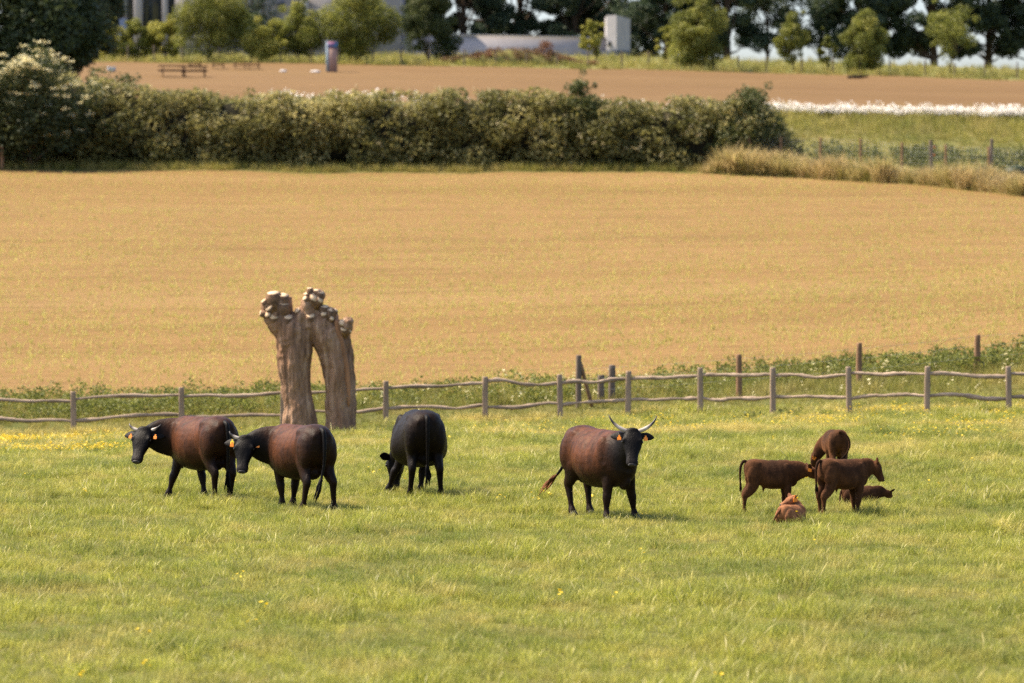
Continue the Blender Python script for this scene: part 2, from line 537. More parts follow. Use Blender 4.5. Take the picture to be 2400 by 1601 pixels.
# buttercups near the rail fence
def flower(name, h, r, mstem, mhead, n_heads, spread, seed, k=6, cup=.4):
    g = np.random.default_rng(seed)
    V, T, TN, MI = [], [], [], []
    for q in range(n_heads):
        a = g.random() * 6.28; rr = spread * g.random()
        bx, by = rr * .3 * math.cos(a), rr * .3 * math.sin(a)
        tx, ty, tz = rr * math.cos(a), rr * math.sin(a), h * (.7 + .5 * g.random())
        n0 = len(V)
        V += [[bx - .002, by, 0], [bx + .002, by, 0], [tx, ty, tz]]; T.append([n0, n0 + 1, n0 + 2]); MI.append(0); TN += [.3] * 3
        n0 = len(V)
        V.append([tx, ty, tz - r * cup])
        nx, ny = g.normal(0, .25, 2)
        for j in range(k):
            b = 6.283 * j / k; rj = r * (.75 + .5 * g.random())
            x, y = rj * math.cos(b), rj * math.sin(b)
            V.append([tx + x, ty + y, tz + x * nx + y * ny + r * .15 * g.normal()])
        TN += [.4 + .6 * g.random()] * (k + 1)
        for j in range(k):
            T.append([n0, n0 + 1 + j, n0 + 1 + (j + 1) % k]); MI.append(1)
    me = mesh_np(name, np.array(V), np.array(T), False, {'tone': TN})
    me.materials.append(mstem); me.materials.append(mhead)
    me.polygons.foreach_set('material_index', np.array(MI, dtype=np.int32))
    return me
M['stem'] = leaf_mat('flower_stem_green', (.08, .11, .02), (.12, .15, .03), (.17, .18, .05))
M['butter'] = leaf_mat('buttercup_yellow', (.62, .44, .02), (.74, .54, .03), (.80, .60, .05), trans=.3, rough=.4)
M['white_petal'] = leaf_mat('white_flower_heads', (.62, .58, .52), (.75, .71, .65), (.82, .80, .76), trans=.3)
M['cream_petal'] = leaf_mat('cream_flower_heads', (.62, .55, .28), (.74, .67, .38), (.82, .76, .50), trans=.3)
BUT = [flower('buttercup', .17, .019, M['stem'], M['butter'], 4, .12, 400 + i) for i in range(3)]
WHT = [flower('white_flower', .5, .07, M['stem'], M['white_petal'], 4, .22, 420 + i) for i in range(3)]
CRM = [flower('hogweed', .55, .04, M['stem'], M['cream_petal'], 4, .16, 440 + i) for i in range(3)]

def buttercups():
    g = np.random.default_rng(12)
    X, Y = fan_points(60000, 74, 96, 2.5, g)
    u = 1200 + 9000 * X / Y
    d = sstep(.46, .66, fbm(X / 3.2, Y / 1.6, 51)) * (sstep(79, 85, Y)) * (1 - .7 * sstep(93, 96, Y))
    d = d * (1.9 * sstep(620, 250, u) + .20 * sstep(900, 1300, u) + .25 * sstep(1600, 1950, u) + .03)
    keep = g.random(len(X)) < d * .18
    X, Y = X[keep], Y[keep]
    X2, Y2 = fan_points(45, 36, 76, 2, g)
    X, Y = np.r_[X, X2], np.r_[Y, Y2]
    n = len(X)
    scatter('buttercup_flowers', BUT, np.stack([X, Y, H(X, Y)], -1), g.random(n) * 6.28, .8 + .5 * g.random(n), None, .1, None,
            'scattered yellow buttercups flowering in the pasture grass', 'flowers')
buttercups()

# seedlings in drilled rows on the crop field
SPR = [tuft('seedling', 4, .04, .07, .15, .013, .5, M['sprout'], 500 + i, (0, 1)) for i in range(4)]
def seedlings():
    g = np.random.default_rng(13)
    X, Y = fan_points(95000, 103.8, 199, 6, g)
    Y = np.round(Y / .45) * .45 + g.normal(0, .05, len(Y)) + .6 * np.sin(X / 16)
    c = X / half_w(Y)
    ok = (Y > 103.9) & (Y < edge_field(c) - .3)
    dens = (.6 + .4 * sstep(.35, .65, fbm(X / 7, Y / 5, 61))) * (1.0 - .60 * sstep(112, 175, Y))
    ok &= g.random(len(X)) < dens
    X, Y = X[ok], Y[ok]; n = len(X)
    scatter('crop_seedling_rows', SPR, np.stack([X, Y, H(X, Y) - .005], -1), g.random(n) * 6.28, .7 + .7 * g.random(n), g.random(n) * .5, .1, None,
            'thin rows of pale green seedlings on the tan field', 'seedlings')
seedlings()

# tall grass: verge along the fence, foot of the hedge, bank on the right, hilltop strip
TALL = [tuft('tall_grass', 22, .16, .25, .55, .014, .5, M['tall_grass'], 600 + i) for i in range(4)]
DRY = [tuft('dry_grass', 22, .2, .35, .75, .016, .6, M['dry_grass'], 640 + i, head=.008) for i in range(4)]

def verge_grass():
    g = np.random.default_rng(14)
    X, Y = fan_points(7500, 94.5, 104.6, 3, g)
    u = 1200 + 9000 * X / Y
    n = len(X)
    sc = (.45 + .5 * g.random(n)) * (.5 + .5 * sstep(97, 101, Y)) * (1.0 - .45 * sstep(102.5, 104.2, Y))
    scatter('verge_grass', TALL, np.stack([X, Y, H(X, Y) - .02], -1), g.random(n) * 6.28, sc, np.clip(g.normal(.1, .2, n), 0, 1), .15, None,
            'tall green grass along the rail fence at the field edge', 'grass')
verge_grass()

def hedge_foot():
    g = np.random.default_rng(15)
    n = 2600
    X = g.random(n) * 62 - 44; Y = 200.2 + g.random(n) * 1.6
    keep = X < 16.0
    X, Y = X[keep], Y[keep]; n = len(X)
    scatter('hedge_foot_grass', TALL, np.stack([X, Y, H(X, Y) - .03], -1), g.random(n) * 6.28, .5 + .7 * g.random(n), np.clip(g.normal(.25, .3, n), 0, 1), .2, None,
            'long grass growing at the foot of the hedge', 'grass')
hedge_foot()

def rough_strip():
    g = np.random.default_rng(16)
    c = .0355 + g.random(9000) * .12
    e = edge_field(c)
    Y = e + .15 + g.random(9000) * (2.2 + 3.2 * sstep(.048, .07, c))
    X = c * half_w(Y)
    n = len(X)
    near = (Y - e) / 5.4
    sc = 1.08 * (1 + .22 * sstep(.062, .046, c)) * (.75 + .6 * g.random(n)) * (1.25 - .55 * near) * (.35 + 1.25 * fbm(X / 1.8, Y / 2.5, 71)) * sstep(.0345, .044, c)
    keep = sc > .2
    X, Y, sc = X[keep], Y[keep], sc[keep]; n = len(X)
    scatter('rough_dry_grass', DRY + TALL, np.stack([X, Y, H(X, Y) - .03], -1), g.random(n) * 6.28, sc, np.clip(g.normal(.3, .3, n), 0, 1), .2, None,
            'rough tan and rust coloured grass strip beside the wire fence', 'grass')
rough_strip()

def bank_grass():
    g = np.random.default_rng(17)
    X = g.random(9000) * 42 + 10; Y = 196 + g.random(9000) * 30
    keep = (Y > edge_field(X / half_w(Y)) + 5) & (H(X, Y) > 0)
    X, Y = X[keep], Y[keep]; n = len(X)
    sc = (.5 + .6 * g.random(n)) * (.5 + 1.1 * sstep(206, 222, Y))
    scatter('bank_grass', TALL, np.stack([X, Y, H(X, Y) - .03], -1), g.random(n) * 6.28, sc, np.clip(g.normal(.12, .2, n), 0, 1), .2, None,
            'tall yellow green grass on the bank below the white flowers', 'grass')
    X = g.random(5200) * 135 - 60; Y = 299 + 31 * g.random(5200) ** 1.5
    n = len(X)
    sc = (.7 + .9 * g.random(n))
    scatter('hilltop_grass', TALL, np.stack([X, Y, H(X, Y) - .03], -1), g.random(n) * 6.28, sc, np.clip(g.normal(.15, .2, n), 0, 1), .2, None,
            'long green grass strip along the far hilltop fence', 'grass')
bank_grass()

def white_flowers():
    g = np.random.default_rng(18)
    n = 6500
    X = g.random(n) * 64 - 22; Y = 222.9 + np.abs(g.normal(0, 1.3, n))
    u = 1200 + 9000 * X / Y
    dens = np.where(u > 1790, 1.0, np.where((u > 590) & (u < 1000), .10, np.where(u < 590, 0, .04)))
    dens *= (.5 + .5 * sstep(.3, .6, vnoise(X / 1.5, Y, 81)))
    keep = g.random(n) < dens
    X, Y = X[keep], Y[keep]; n = len(X)
    scatter('white_flower_strip', WHT, np.stack([X, Y, H(X, Y)], -1), g.random(n) * 6.28, .8 + .5 * g.random(n), None, .12, None,
            'dense strip of white wild flowers edging the upper meadow', 'flowers')
    X, Y = fan_points(150, 97, 103.5, 2, g)
    kk = X > -4; X, Y = X[kk], Y[kk]
    n = len(X)
    scatter('hogweed_flowers', CRM, np.stack([X, Y, H(X, Y)], -1), g.random(n) * 6.28, .5 + .5 * g.random(n), None, .12, None,
            'cream umbel flowers among the weeds behind the rail fence', 'flowers')
white_flowers()

# ------------------------------------------------------------------ leaves
def leaf_mesh(name, P, size, g, tone=None, flat=0.0, droop=0.0, aspect=.55):
    """one small folded leaf (two triangles) at each point"""
    n = len(P)
    size = np.broadcast_to(size, n) * (.65 + .7 * g.random(n))
    nrm = g.normal(0, 1, (n, 3)); nrm[:, 2] += flat
    nrm /= np.linalg.norm(nrm, axis=1)[:, None]
    a = g.normal(0, 1, (n, 3)); a[:, 2] -= droop
    a -= (a * nrm).sum(1)[:, None] * nrm
    a /= np.linalg.norm(a, axis=1)[:, None] + 1e-9
    b = np.cross(nrm, a)
    L = size[:, None]
    fold = nrm * L * .12
    V = np.stack([P - a * L * .5, P + b * L * aspect * .5 + fold, P + a * L * .5, P - b * L * aspect * .5 + fold], 1).reshape(-1, 3)
    i = np.arange(n)[:, None] * 4
    T = np.vstack([i + [0, 1, 2], i + [0, 2, 3]])
    tone = g.random(n) if tone is None else tone
    return mesh_np(name, V, T, False, {'tone': np.repeat(tone, 4)})

def shell_pts(centers, radii, n, g, squash=1.0, inner=.55):
    """points spread through the outer part of many balls"""
    centers = np.asarray(centers); radii = np.asarray(radii, float)
    w = radii ** 2; w = w / w.sum()
    i = g.choice(len(centers), n, p=w)
    d = g.normal(0, 1, (n, 3)); d /= np.linalg.norm(d, axis=1)[:, None]
    r = radii[i] * (inner + (1 - inner) * g.random(n) ** .6)
    d = d * r[:, None]; d[:, 2] *= squash
    return centers[i] + d, i

M['hedge_leaf'] = leaf_mat('hedge_leaves', (.09, .095, .026), (.31, .28, .088), (.60, .52, .23), trans=.44, patch=.45, patch_scale=.18, patch_col=(.11, .115, .032))
M['hedge_green'] = leaf_mat('darker_shrub_leaves', (.045, .06, .016), (.09, .11, .028), (.2, .2, .065), trans=.3)
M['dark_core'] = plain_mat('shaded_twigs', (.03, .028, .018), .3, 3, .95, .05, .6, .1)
M['twig'] = plain_mat('brown_branches', (.09, .065, .045), .25, 8, .9, .1, .5, .02, stretch=(1, 1, .2))
M['elder'] = leaf_mat('elder_leaves', (.03, .045, .015), (.06, .08, .025), (.13, .14, .045), trans=.3)
M['dark_tree'] = leaf_mat('dark_tree_leaves', (.030, .048, .020), (.058, .082, .030), (.13, .14, .05), trans=.32)
M['far_tree'] = leaf_mat('far_dark_tree_leaves', (.022, .042, .027), (.045, .076, .040), (.11, .135, .058), trans=.32)
M['young'] = leaf_mat('young_tree_leaves', (.10, .12, .022), (.245, .26, .05), (.46, .43, .115), trans=.45, patch=.5, patch_scale=.4, patch_col=(.10, .11, .02))
M['yellow'] = leaf_mat('yellow_green_leaves', (.17, .18, .03), (.33, .32, .06), (.52, .47, .125), trans=.45)
M['deep'] = leaf_mat('deep_green_leaves', (.03, .05, .015), (.07, .09, .025), (.16, .16, .05), trans=.3)
M['weed'] = leaf_mat('verge_weed_leaves', (.08, .10, .02), (.17, .19, .036), (.29, .30, .065), trans=.42, patch=.35, patch_scale=.3, patch_col=(.14, .15, .03))
M['rust'] = leaf_mat('rust_red_weeds', (.13, .04, .02), (.22, .075, .035), (.30, .16, .07), trans=.2, patch=.5, patch_scale=.35, patch_col=(.14, .13, .04))

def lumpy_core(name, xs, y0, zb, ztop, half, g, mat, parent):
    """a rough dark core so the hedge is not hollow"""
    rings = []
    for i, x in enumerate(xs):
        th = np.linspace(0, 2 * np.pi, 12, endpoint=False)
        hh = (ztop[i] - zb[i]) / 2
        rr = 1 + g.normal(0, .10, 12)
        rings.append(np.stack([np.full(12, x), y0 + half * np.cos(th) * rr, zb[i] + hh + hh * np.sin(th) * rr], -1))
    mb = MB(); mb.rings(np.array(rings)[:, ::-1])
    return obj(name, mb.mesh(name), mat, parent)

# --- the long hedge
def long_hedge():
    g = np.random.default_rng(21)
    Y0 = 203.6
    px = 9000 / Y0
    uu = np.array([-2000, 60, 200, 270, 345, 600, 850, 980, 1060, 1150, 1300, 1400, 1480, 1650, 1715, 1745, 1775, 1805, 1840, 1860])
    vv = np.array([190, 180, 172, 186, 208, 212, 216, 212, 203, 205, 214, 226, 231, 230, 236, 226, 240, 262, 300, 360])
    def top(x):
        u = 1200 + px * x
        return CAM_Z + (HOR - np.interp(u, uu, vv)) / px
    x1 = (1858 - 1200) / px
    root = empty('hedge', 'long olive green flowering hedge between the tan field and upper meadow', 'hedge', (0, Y0, 0))
    xs = np.arange(-52, x1 - .3, 1.2)
    zt = top(xs) - .75; zb = H(xs, np.full(len(xs), Y0)) - .3
    zt = np.maximum(zt, zb + .4)
    o = lumpy_core('shaded_core', xs, 0, zb, zt, 1.25, g, M['dark_core'], root)  # solid core, its dark colour stands for the shade inside the hedge
    # lumps over the face and top
    C, Rr = [], []
    for x in np.arange(-52, x1, .42):
        t = float(top(np.array([x]))[0]); b = hz(x, Y0 - 1.6)
        hh = t - b
        if hh < .3: continue
        for q in range(4):
            f = g.random()
            r = .38 + .72 * g.random() ** 1.6
            z = b + .15 + (hh - r * .9) * f
            yy = -1.6 + .7 * f ** 3 + g.normal(0, .22) - 1.5 * (float(fbm(np.array([x / 1.9]), np.array([z / 1.5]), 77, 2)[0]) - .5)
            C.append([x + g.normal(0, .3), yy, z]); Rr.append(r)
        r = .3 + .45 * g.random()
        C.append([x + g.normal(0, .3), g.uniform(-1.2, 1.2), t - r + g.normal(0, .12)]); Rr.append(r)
    C = np.array(C); Rr = np.array(Rr)
    P, idx = shell_pts(C, Rr, 105000, g, .85, .6)
    lumptone = g.random(len(C))
    tone = np.clip(.08 + .62 * lumptone[idx] + g.normal(0, .18, len(P)) + .16 * (P[:, 2] - C[idx][:, 2]) / Rr[idx], 0, 1)  # sunlit lumps, brighter tops and shaded gaps are put into the leaf tone
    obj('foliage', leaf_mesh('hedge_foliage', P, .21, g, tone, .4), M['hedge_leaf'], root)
    # flower sprays, cream heads standing on the outside
    sel = g.choice(len(C), 600)
    d = g.normal(0, 1, (len(sel), 3)); d[:, 1] = -np.abs(d[:, 1]); d[:, 2] = np.abs(d[:, 2]); d /= np.linalg.norm(d, axis=1)[:, None]
    ctr = C[sel] + d * Rr[sel][:, None]
    Pf = np.repeat(ctr, 7, 0) + g.normal(0, .07, (len(sel) * 7, 3))
    obj('blossom', leaf_mesh('hedge_blossom', Pf, .10, g, None, 1.5, aspect=.9), leaf_mat('hedge_blossom', (.34, .28, .14), (.44, .37, .19), (.52, .45, .26)), root)
long_hedge()

def bush(name, label, cat, base, w, d, h, nleaf, size, mat, seed, nl=40, group=None, trunk=None, core=True, z0=.0, shape=None, stems=4):
    """a shrub or tree crown of many leaf clumps on stems"""
    g = np.random.default_rng(seed)
    root = empty(name, label, cat, base, 0, group)
    C, Rr = [], []
    while len(C) < nl:
        p = g.uniform(-1, 1, 3)
        if np.dot(p, p) > 1 or np.dot(p, p) < .18: continue
        f = (p[2] + 1) / 2
        sh = 1.0 if shape is None else shape(f)
        C.append([p[0] * w / 2 * sh, p[1] * d / 2 * sh, z0 + (h - z0) * (.06 + .88 * f)]); Rr.append((.09 + .17 * g.random() ** 1.5) * min(w, h) * (.6 + .4 * sh))
    for q in range(max(3, nl // 6)):                      # stray shoots breaking the outline
        a = g.random() * 6.283; f = g.random() ** .7; sh = 1.0 if shape is None else shape(f)
        C.append([w * .52 * sh * math.cos(a), d * .52 * sh * math.sin(a), z0 + (h - z0) * (.15 + .87 * f)]); Rr.append((.06 + .05 * g.random()) * min(w, h))
    nl = len(C)
    C = np.array(C); Rr = np.array(Rr)
    P, idx = shell_pts(C, Rr, nleaf, g, .9, .35)
    k2 = P[:, 2] > .02; P = P[k2]; idx = idx[k2]
    tone = np.clip(.12 + .55 * g.random(nl)[idx] + g.normal(0, .17, len(P)) + .18 * (P[:, 2] - C[idx][:, 2]) / Rr[idx], 0, 1)  # sun on clump tops and shade beneath put into leaf tone
    mb = MB()
    tr = trunk if trunk else .05 * w
    top = z0 + (h - z0) * .55
    bend = g.normal(0, .03 * h, (4, 2)); bend[0] = 0
    zz = np.array([-.15, z0 * .6 + .1, z0 + (top - z0) * .4, top])
    axis = np.column_stack([bend, zz])
    mb.limb(axis, tr * np.array([1.25, 1, .75, .35]), tr * np.array([1.25, 1, .75, .35]), n=8, sub=3, wob=.05, rng=g)
    for q in g.choice(nl, min(nl, stems * 3), replace=False):
        s = cr(axis, 3)[g.integers(3, 8)]
        mid = (s + C[q]) / 2 + g.normal(0, .04 * h, 3) + np.array([0, 0, .04 * h])
        mb.limb([s, mid, C[q]], tr * np.array([.45, .28, .1]), tr * np.array([.45, .28, .1]), hint=(.3, .9, .2), n=6, sub=2)
    obj('trunk', mb.mesh('trunk', True), M['twig'], root)
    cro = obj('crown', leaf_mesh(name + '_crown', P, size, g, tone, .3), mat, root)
    return root, C, Rr, g

egg = lambda f: max(.3, math.sin(math.pi * (.38 + .52 * f)) ** .75)
cone = lambda f: .25 + .85 * (1 - f) ** .8
tall_s = lambda f: .55 + .5 * math.sin(math.pi * min(1, .15 + .8 * f))

# shrubs rising out of the hedge
bush('shrub', 'taller dark green shrub rising above the middle of the hedge', 'shrub', at(1365, 202.6), 2.4, 2.0, 4.9, 8000, .16, M['hedge_green'], 31, 90, shape=lambda f: 1.15 - .55 * f, trunk=.06)
bush('shrub', 'domed dark shrub closing the hedge at its bare end by the wire fence', 'shrub', at(1752, 202.4), 3.6, 2.6, 4.5, 9500, .17, M['hedge_green'], 32, 90, shape=lambda f: 1.15 - .6 * f, trunk=.06)

# elder in flower, far left
def elder_bush():
    b = at(70, 201.0)
    root, C, Rr, g = bush('elder_bush', 'dark elder bush covered in cream blossom at the hedge corner', 'shrub', b, 7.6, 3.6, 6.0, 17000, .2, M['elder'], 33, 70, shape=lambda f: 1.1 - .4 * f, trunk=.12)
    T = []
    for c, r in zip(C, Rr):
        for q in range(5):
            d = g.normal(0, 1, 3); d[1] = -abs(d[1]); d[2] = abs(d[2]) + .2; d /= np.linalg.norm(d)
            p = c + d * r * 1.03
            if g.random() < (.95 if p[2] > 4.1 else .16): T.append(p)
    T = np.array(T)
    P = np.repeat(T, 22, 0) + np.random.default_rng(5).normal(0, 1, (len(T) * 22, 3)) * np.array([.13, .13, .05])
    obj('blossom', leaf_mesh('elder_blossom', P, .11, g, None, 2.5, aspect=.9), M['cream_petal'], root)
elder_bush()
bush('broadleaf_tree', 'big dark broadleaf tree at the top corner behind the elder', 'tree', at(40, 222), 9.6, 8.0, 12.5, 46000, .33, M['dark_tree'], 34, 70, trunk=.3, z0=.6)
bush('broadleaf_tree', 'second dark broadleaf tree beside the yellow green bush', 'tree', at(165, 236), 6.0, 6.0, 11.0, 34000, .32, M['dark_tree'], 36, 80, trunk=.25, z0=.3)
bush('shrub', 'small green shrub poking above the hedge beside the elder', 'shrub', at(265, 206.5), 3.4, 2.0, 4.4, 3000, .18, M['hedge_green'], 35, 26, trunk=.05)

# --- young trees along the hilltop
YT = [  # u, Y, width px, top v, base v, leaf material, shape, label, z0 share
    (262, 306, 95, 50, 142, 'yellow', cone, 'yellow green bush with a pointed top beside the big dark tree', .02),
    (322, 306, 75, 58, 142, 'young', egg, 'low olive bush between two yellow green bushes by the building', .02),
    (388, 306, 90, 48, 142, 'yellow', egg, 'yellow green bush nestling against the large olive tree', .02),
    (497, 304, 165, -45, 145, 'young', egg, 'large olive tree before the dark window bays of the building', .08),
    (628, 303, 100, 50, 152, 'yellow', egg, 'bright yellow bush in front of the dark conifer', .02),
    (695, 304, 115, 15, 152, 'young', egg, 'green tree with bare lower trunk beside the coloured pillar', .2),
    (845, 304, 165, -40, 142, 'young', egg, 'large golden green tree at the corner of the concrete building', .05),
    (1005, 310, 135, -40, 122, 'deep', lambda f: 1.1 - .65 * f, 'dark green pyramid tree in front of the low concrete wall', .03),
    (1390, 318, 50, 52, 130, 'yellow', tall_s, 'slim yellow sapling before the low wall near its end tower', .1),
    (1562, 312, 50, 65, 140, 'yellow', egg, 'small loose yellow tree touching the pointed green tree', .1),
    (1636, 303, 150, -28, 168, 'young', cone, 'broad pointed olive tree standing alone on the meadow edge', .02),
    (1858, 304, 78, 30, 172, 'young', tall_s, 'narrow olive sapling with sky on both sides', .12),
    (1938, 306, 38, 78, 172, 'young', tall_s, 'smallest thin sapling between two larger young trees', .1),
    (2026, 303, 122, 36, 182, 'young', cone, 'dense rounded young tree above the dark log on the meadow edge', .02),
    (2228, 307, 105, 18, 182, 'young', tall_s, 'sparse sapling with sky showing through its crown', .2),
]
for i, (u, Y, wpx, vt, vb, mt, sh, lab, z0) in enumerate(YT):
    b = at(u, Y)
    hh = up(u, vt, Y)[2] - b[2]
    w = wpx / 9000 * Y
    sparse = .35 if 'sparse' in lab else (.6 if 'sapling' in lab or 'loose' in lab else 1.0)
    bush('young_tree', lab, 'tree', b, w * 1.04, w * .9, hh * 1.12, int((1500 + 560 * w * hh) * sparse), .19, M[mt], 40 + i, 14 + int(w * hh * 1.1), 'young trees along the hilltop', trunk=.035 + .008 * w, z0=z0 * hh * (1.0 if sparse < 1 else .35), shape=sh)
bush('conifer', 'dark conifer against the grey wall behind the yellow bush', 'tree', at(600, 330), 4.2, 3.6, 9.5, 6000, .2, M['far_tree'], 60, 50, trunk=.14, shape=lambda f: 1.1 - .7 * f)

# --- tall dark trees behind, on the crest: trunk, limbs, crowns well above the frame
def big_tree(u, Y, spread, crown_lo, hgt, lab, seed, nleaf=15000, lean=0.0, trunk_r=.32):
    g = np.random.default_rng(seed)
    b = at(u, Y)
    root = empty('tall_tree', lab, 'tree', b, 0, 'tall dark trees on the crest')
    mb = MB()
    ax = np.array([[0, 0, -.4], [.1 + lean * .15, 0, hgt * .18], [lean * .5, .1, hgt * .45], [lean, 0, hgt * .8]])
    rr = trunk_r * np.array([1.3, .95, .65, .2])
    mb.limb(ax, rr, rr, n=10, sub=5, wob=.04, rng=g)
    axs = cr(ax, 5)
    C, Rr = [], []
    for q in range(84):
        f = g.random()
        z = crown_lo + (hgt - crown_lo) * f
        sw = spread * (math.sin(math.pi * (.22 + .7 * f)) ** .8) * .5
        a = g.random() * 6.283; r = sw * math.sqrt(.15 + .85 * g.random())
        base = ax[0] + (ax[-1] - ax[0]) * (z / hgt)
        C.append([base[0] + r * math.cos(a), r * math.sin(a) * .9, z - .10 * r * g.random() * 2]); Rr.append(.55 + .75 * g.random())
    C = np.array(C); Rr = np.array(Rr)
    for q in range(24):
        s = axs[g.integers(4, len(axs) - 2)]
        if s[2] > C[q][2] + 1: s = axs[4]
        mid = (s + C[q]) / 2 + g.normal(0, .35, 3)
        k_ = trunk_r * .38
        mb.limb([s, mid, C[q]], k_ * np.array([1, .55, .15]), k_ * np.array([1, .55, .15]), hint=(.2, .9, .3), n=6, sub=3)
    obj('trunk', mb.mesh('tall_trunk', True), M['twig'], root)
    P, idx = shell_pts(C, Rr, nleaf, g, .75, .25)
    obj('crown', leaf_mesh('tall_crown', P, .34, g, None, .5), M['far_tree'], root)

BT = [
    (930, 366, 12, 1.5, 15, 'tall dark tree directly behind the corner tower of the building'),
    (1085, 362, 12, 1.2, 15, 'tall dark tree behind the left half of the low wall'),
    (1215, 366, 12, 1.6, 15, 'tall dark tree behind the red weed heap and low wall'),
    (1345, 362, 11, 1.9, 15, 'tall dark tree with sky holes behind the slim yellow sapling'),
    (1450, 368, 11, 2.4, 15, 'tall dark tree right behind the white end tower'),
    (1560, 352, 10, 2.6, 14, 'tall dark tree between the end tower and the pointed olive tree'),
    (1700, 350, 9, 2.6, 14, 'tall dark tree overhanging bright sky beside the pointed olive tree'),
    (1795, 356, 7, 3.6, 15, 'lighter tall tree with thin bare trunk beside the narrow olive sapling'),
    (1918, 352, 8, 3.4, 14, 'tall tree with slender forked trunk above the smallest sapling'),
    (2030, 350, 9, 2.6, 15, 'tall dark tree behind the dense rounded young tree'),
    (2188, 350, 10, 2.9, 15, 'tall dark tree with a thick leaning trunk beside the sparse sapling'),
    (2312, 352, 10, 3.2, 15, 'tall dark tree with upright trunk near the picture edge'),
    (2440, 352, 10, 3.4, 15, 'tall dark tree cut by the picture edge'),
]
for i, a in enumerate(BT):
    thin = 'thin' in a[5] or 'slender' in a[5]
    big_tree(*a, seed=80 + i, nleaf=(11000 if thin else 25000 if a[0] > 1500 else 34000), lean=(-.9 if 'leaning' in a[5] else .2), trunk_r=(.16 if thin else .34))

# --- weeds along the verge, behind the rail fence
def verge_weeds():
    g = np.random.default_rng(22)
    C, Rr = [], []
    for q in range(2600):
        u = g.uniform(-450, 2850)
        left = sstep(760, 560, u)
        right = sstep(1380, 2050, u) * .999 if g.random() < sstep(1400, 1900, u) else 0.0
        mid = 1 - max(left, right)
        if mid > .5 and g.random() < .55: continue
        if right > 0: Y = g.uniform(101.8, 105.6); right = 1.0
        elif left > .5: Y = g.uniform(99.0, 103.6)
        else: Y = g.uniform(99.5, 104.0)
        x = (u - 1200) / 9000 * Y
        r = g.uniform(.12, .28)
        hmax = (.42 if left > .5 else   .18 + .22 * float(sstep(1500, 2300, u)) if right > .5 else .35)
        n1 = float(fbm(np.array([x / 1.6]), np.array([Y / 2.]), 91)[0])
        z = hz(x, Y) + (hmax * (.3 + 1.1 * n1)) * g.random()
        if right > .5 and u > 1950: z += .08 * g.random()
        C.append([x, Y, z]); Rr.append(r)
    for q in range(34):                                  # low dock and nettle clumps in front of the fence
        u = g.choice([60, 160, 330, 480, 1560, 1480, 1800, 1835, 1860]) + g.normal(0, 25); Y = g.uniform(93.2, 95)
        x = (u - 1200) / 9000 * Y
        C.append([x, Y, hz(x, Y) + .1 * g.random()]); Rr.append(g.uniform(.12, .2))
    P, idx = shell_pts(np.array(C), np.array(Rr), 62000, g, .9, .3)
    keep = P[:, 2] > H(P[:, 0], P[:, 1])
    P = P[keep]
    o = obj('verge_weeds', leaf_mesh('verge_weeds', P, .085, g, None, .3), M['weed'])
    tag(o, 'dark green nettles and weeds along the verge behind the rail fence', 'weeds', kind='stuff')
verge_weeds()

def bank_brambles():
    g = np.random.default_rng(29)
    C, Rr = [], []
    for q in range(420):
        x = g.uniform(13.5, 40); Y = g.uniform(201, 209)
        C.append([x, Y, hz(x, Y) + .7 * g.random() * float(vnoise(np.array([x / 2.]), np.array([Y / 2.]), 5)[0])]); Rr.append(g.uniform(.25, .55))
    P, idx = shell_pts(np.array(C), np.array(Rr), 16000, g, .8, .3)
    P = P[P[:, 2] > H(P[:, 0], P[:, 1])]
    tag(obj('bank_brambles', leaf_mesh('bank_brambles', P, .16, g, None, .3), M['hedge_green']), 'dark green bramble tangle behind the netting fence', 'weeds', kind='stuff')
bank_brambles()

# --- rust coloured weed heap before the low wall
def weed_heap():
    g = np.random.default_rng(23)
    b = at(1215, 308)
    root = empty('weed_heap', 'low earth mound overgrown with rust red weeds before the concrete wall', 'mound', b)
    mb = MB()
    rings = []
    for x in np.linspace(-6.4, 6.4, 22):
        hgt = 1.15 * math.exp(-((x + .8) / 3.6) ** 2) + .25 * math.exp(-((x - 3) / 1.5) ** 2) + .05
        th = np.linspace(0, np.pi * 2, 16, endpoint=False)
        rings.append(np.stack([np.full(16, x), 1.6 * np.cos(th), hz(b[0] + x, b[1]) - b[2] + np.maximum(np.sin(th), -.3) * hgt], -1))
    mb.rings(np.array(rings)[:, ::-1])
    obj('soil', mb.mesh('heap_soil', True), M['bank'], root)
    C, Rr = [], []
    for q in range(150):
        x = g.uniform(-6.2, 6.4)
        hgt = 1.15 * math.exp(-((x + .8) / 3.6) ** 2) + .25 * math.exp(-((x - 3) / 1.5) ** 2)
        a = g.uniform(.2, 2.9)
        C.append([x, -1.6 * math.cos(a) if g.random() < .5 else -abs(1.6 * math.cos(a)), hz(b[0] + x, b[1]) - b[2] + hgt * math.sin(a) + .1]); Rr.append(g.uniform(.18, .42))
    for q in range(16): C.append([2.2 + g.normal(0, .45), g.normal(-.3, .3), 1.25 + g.normal(0, .3)]); Rr.append(.35)
    P, idx = shell_pts(np.array(C), np.array(Rr), 9000, g, .8, .3)
    obj('weeds', leaf_mesh('heap_weeds', P, .13, g), M['rust'], root)
weed_heap()

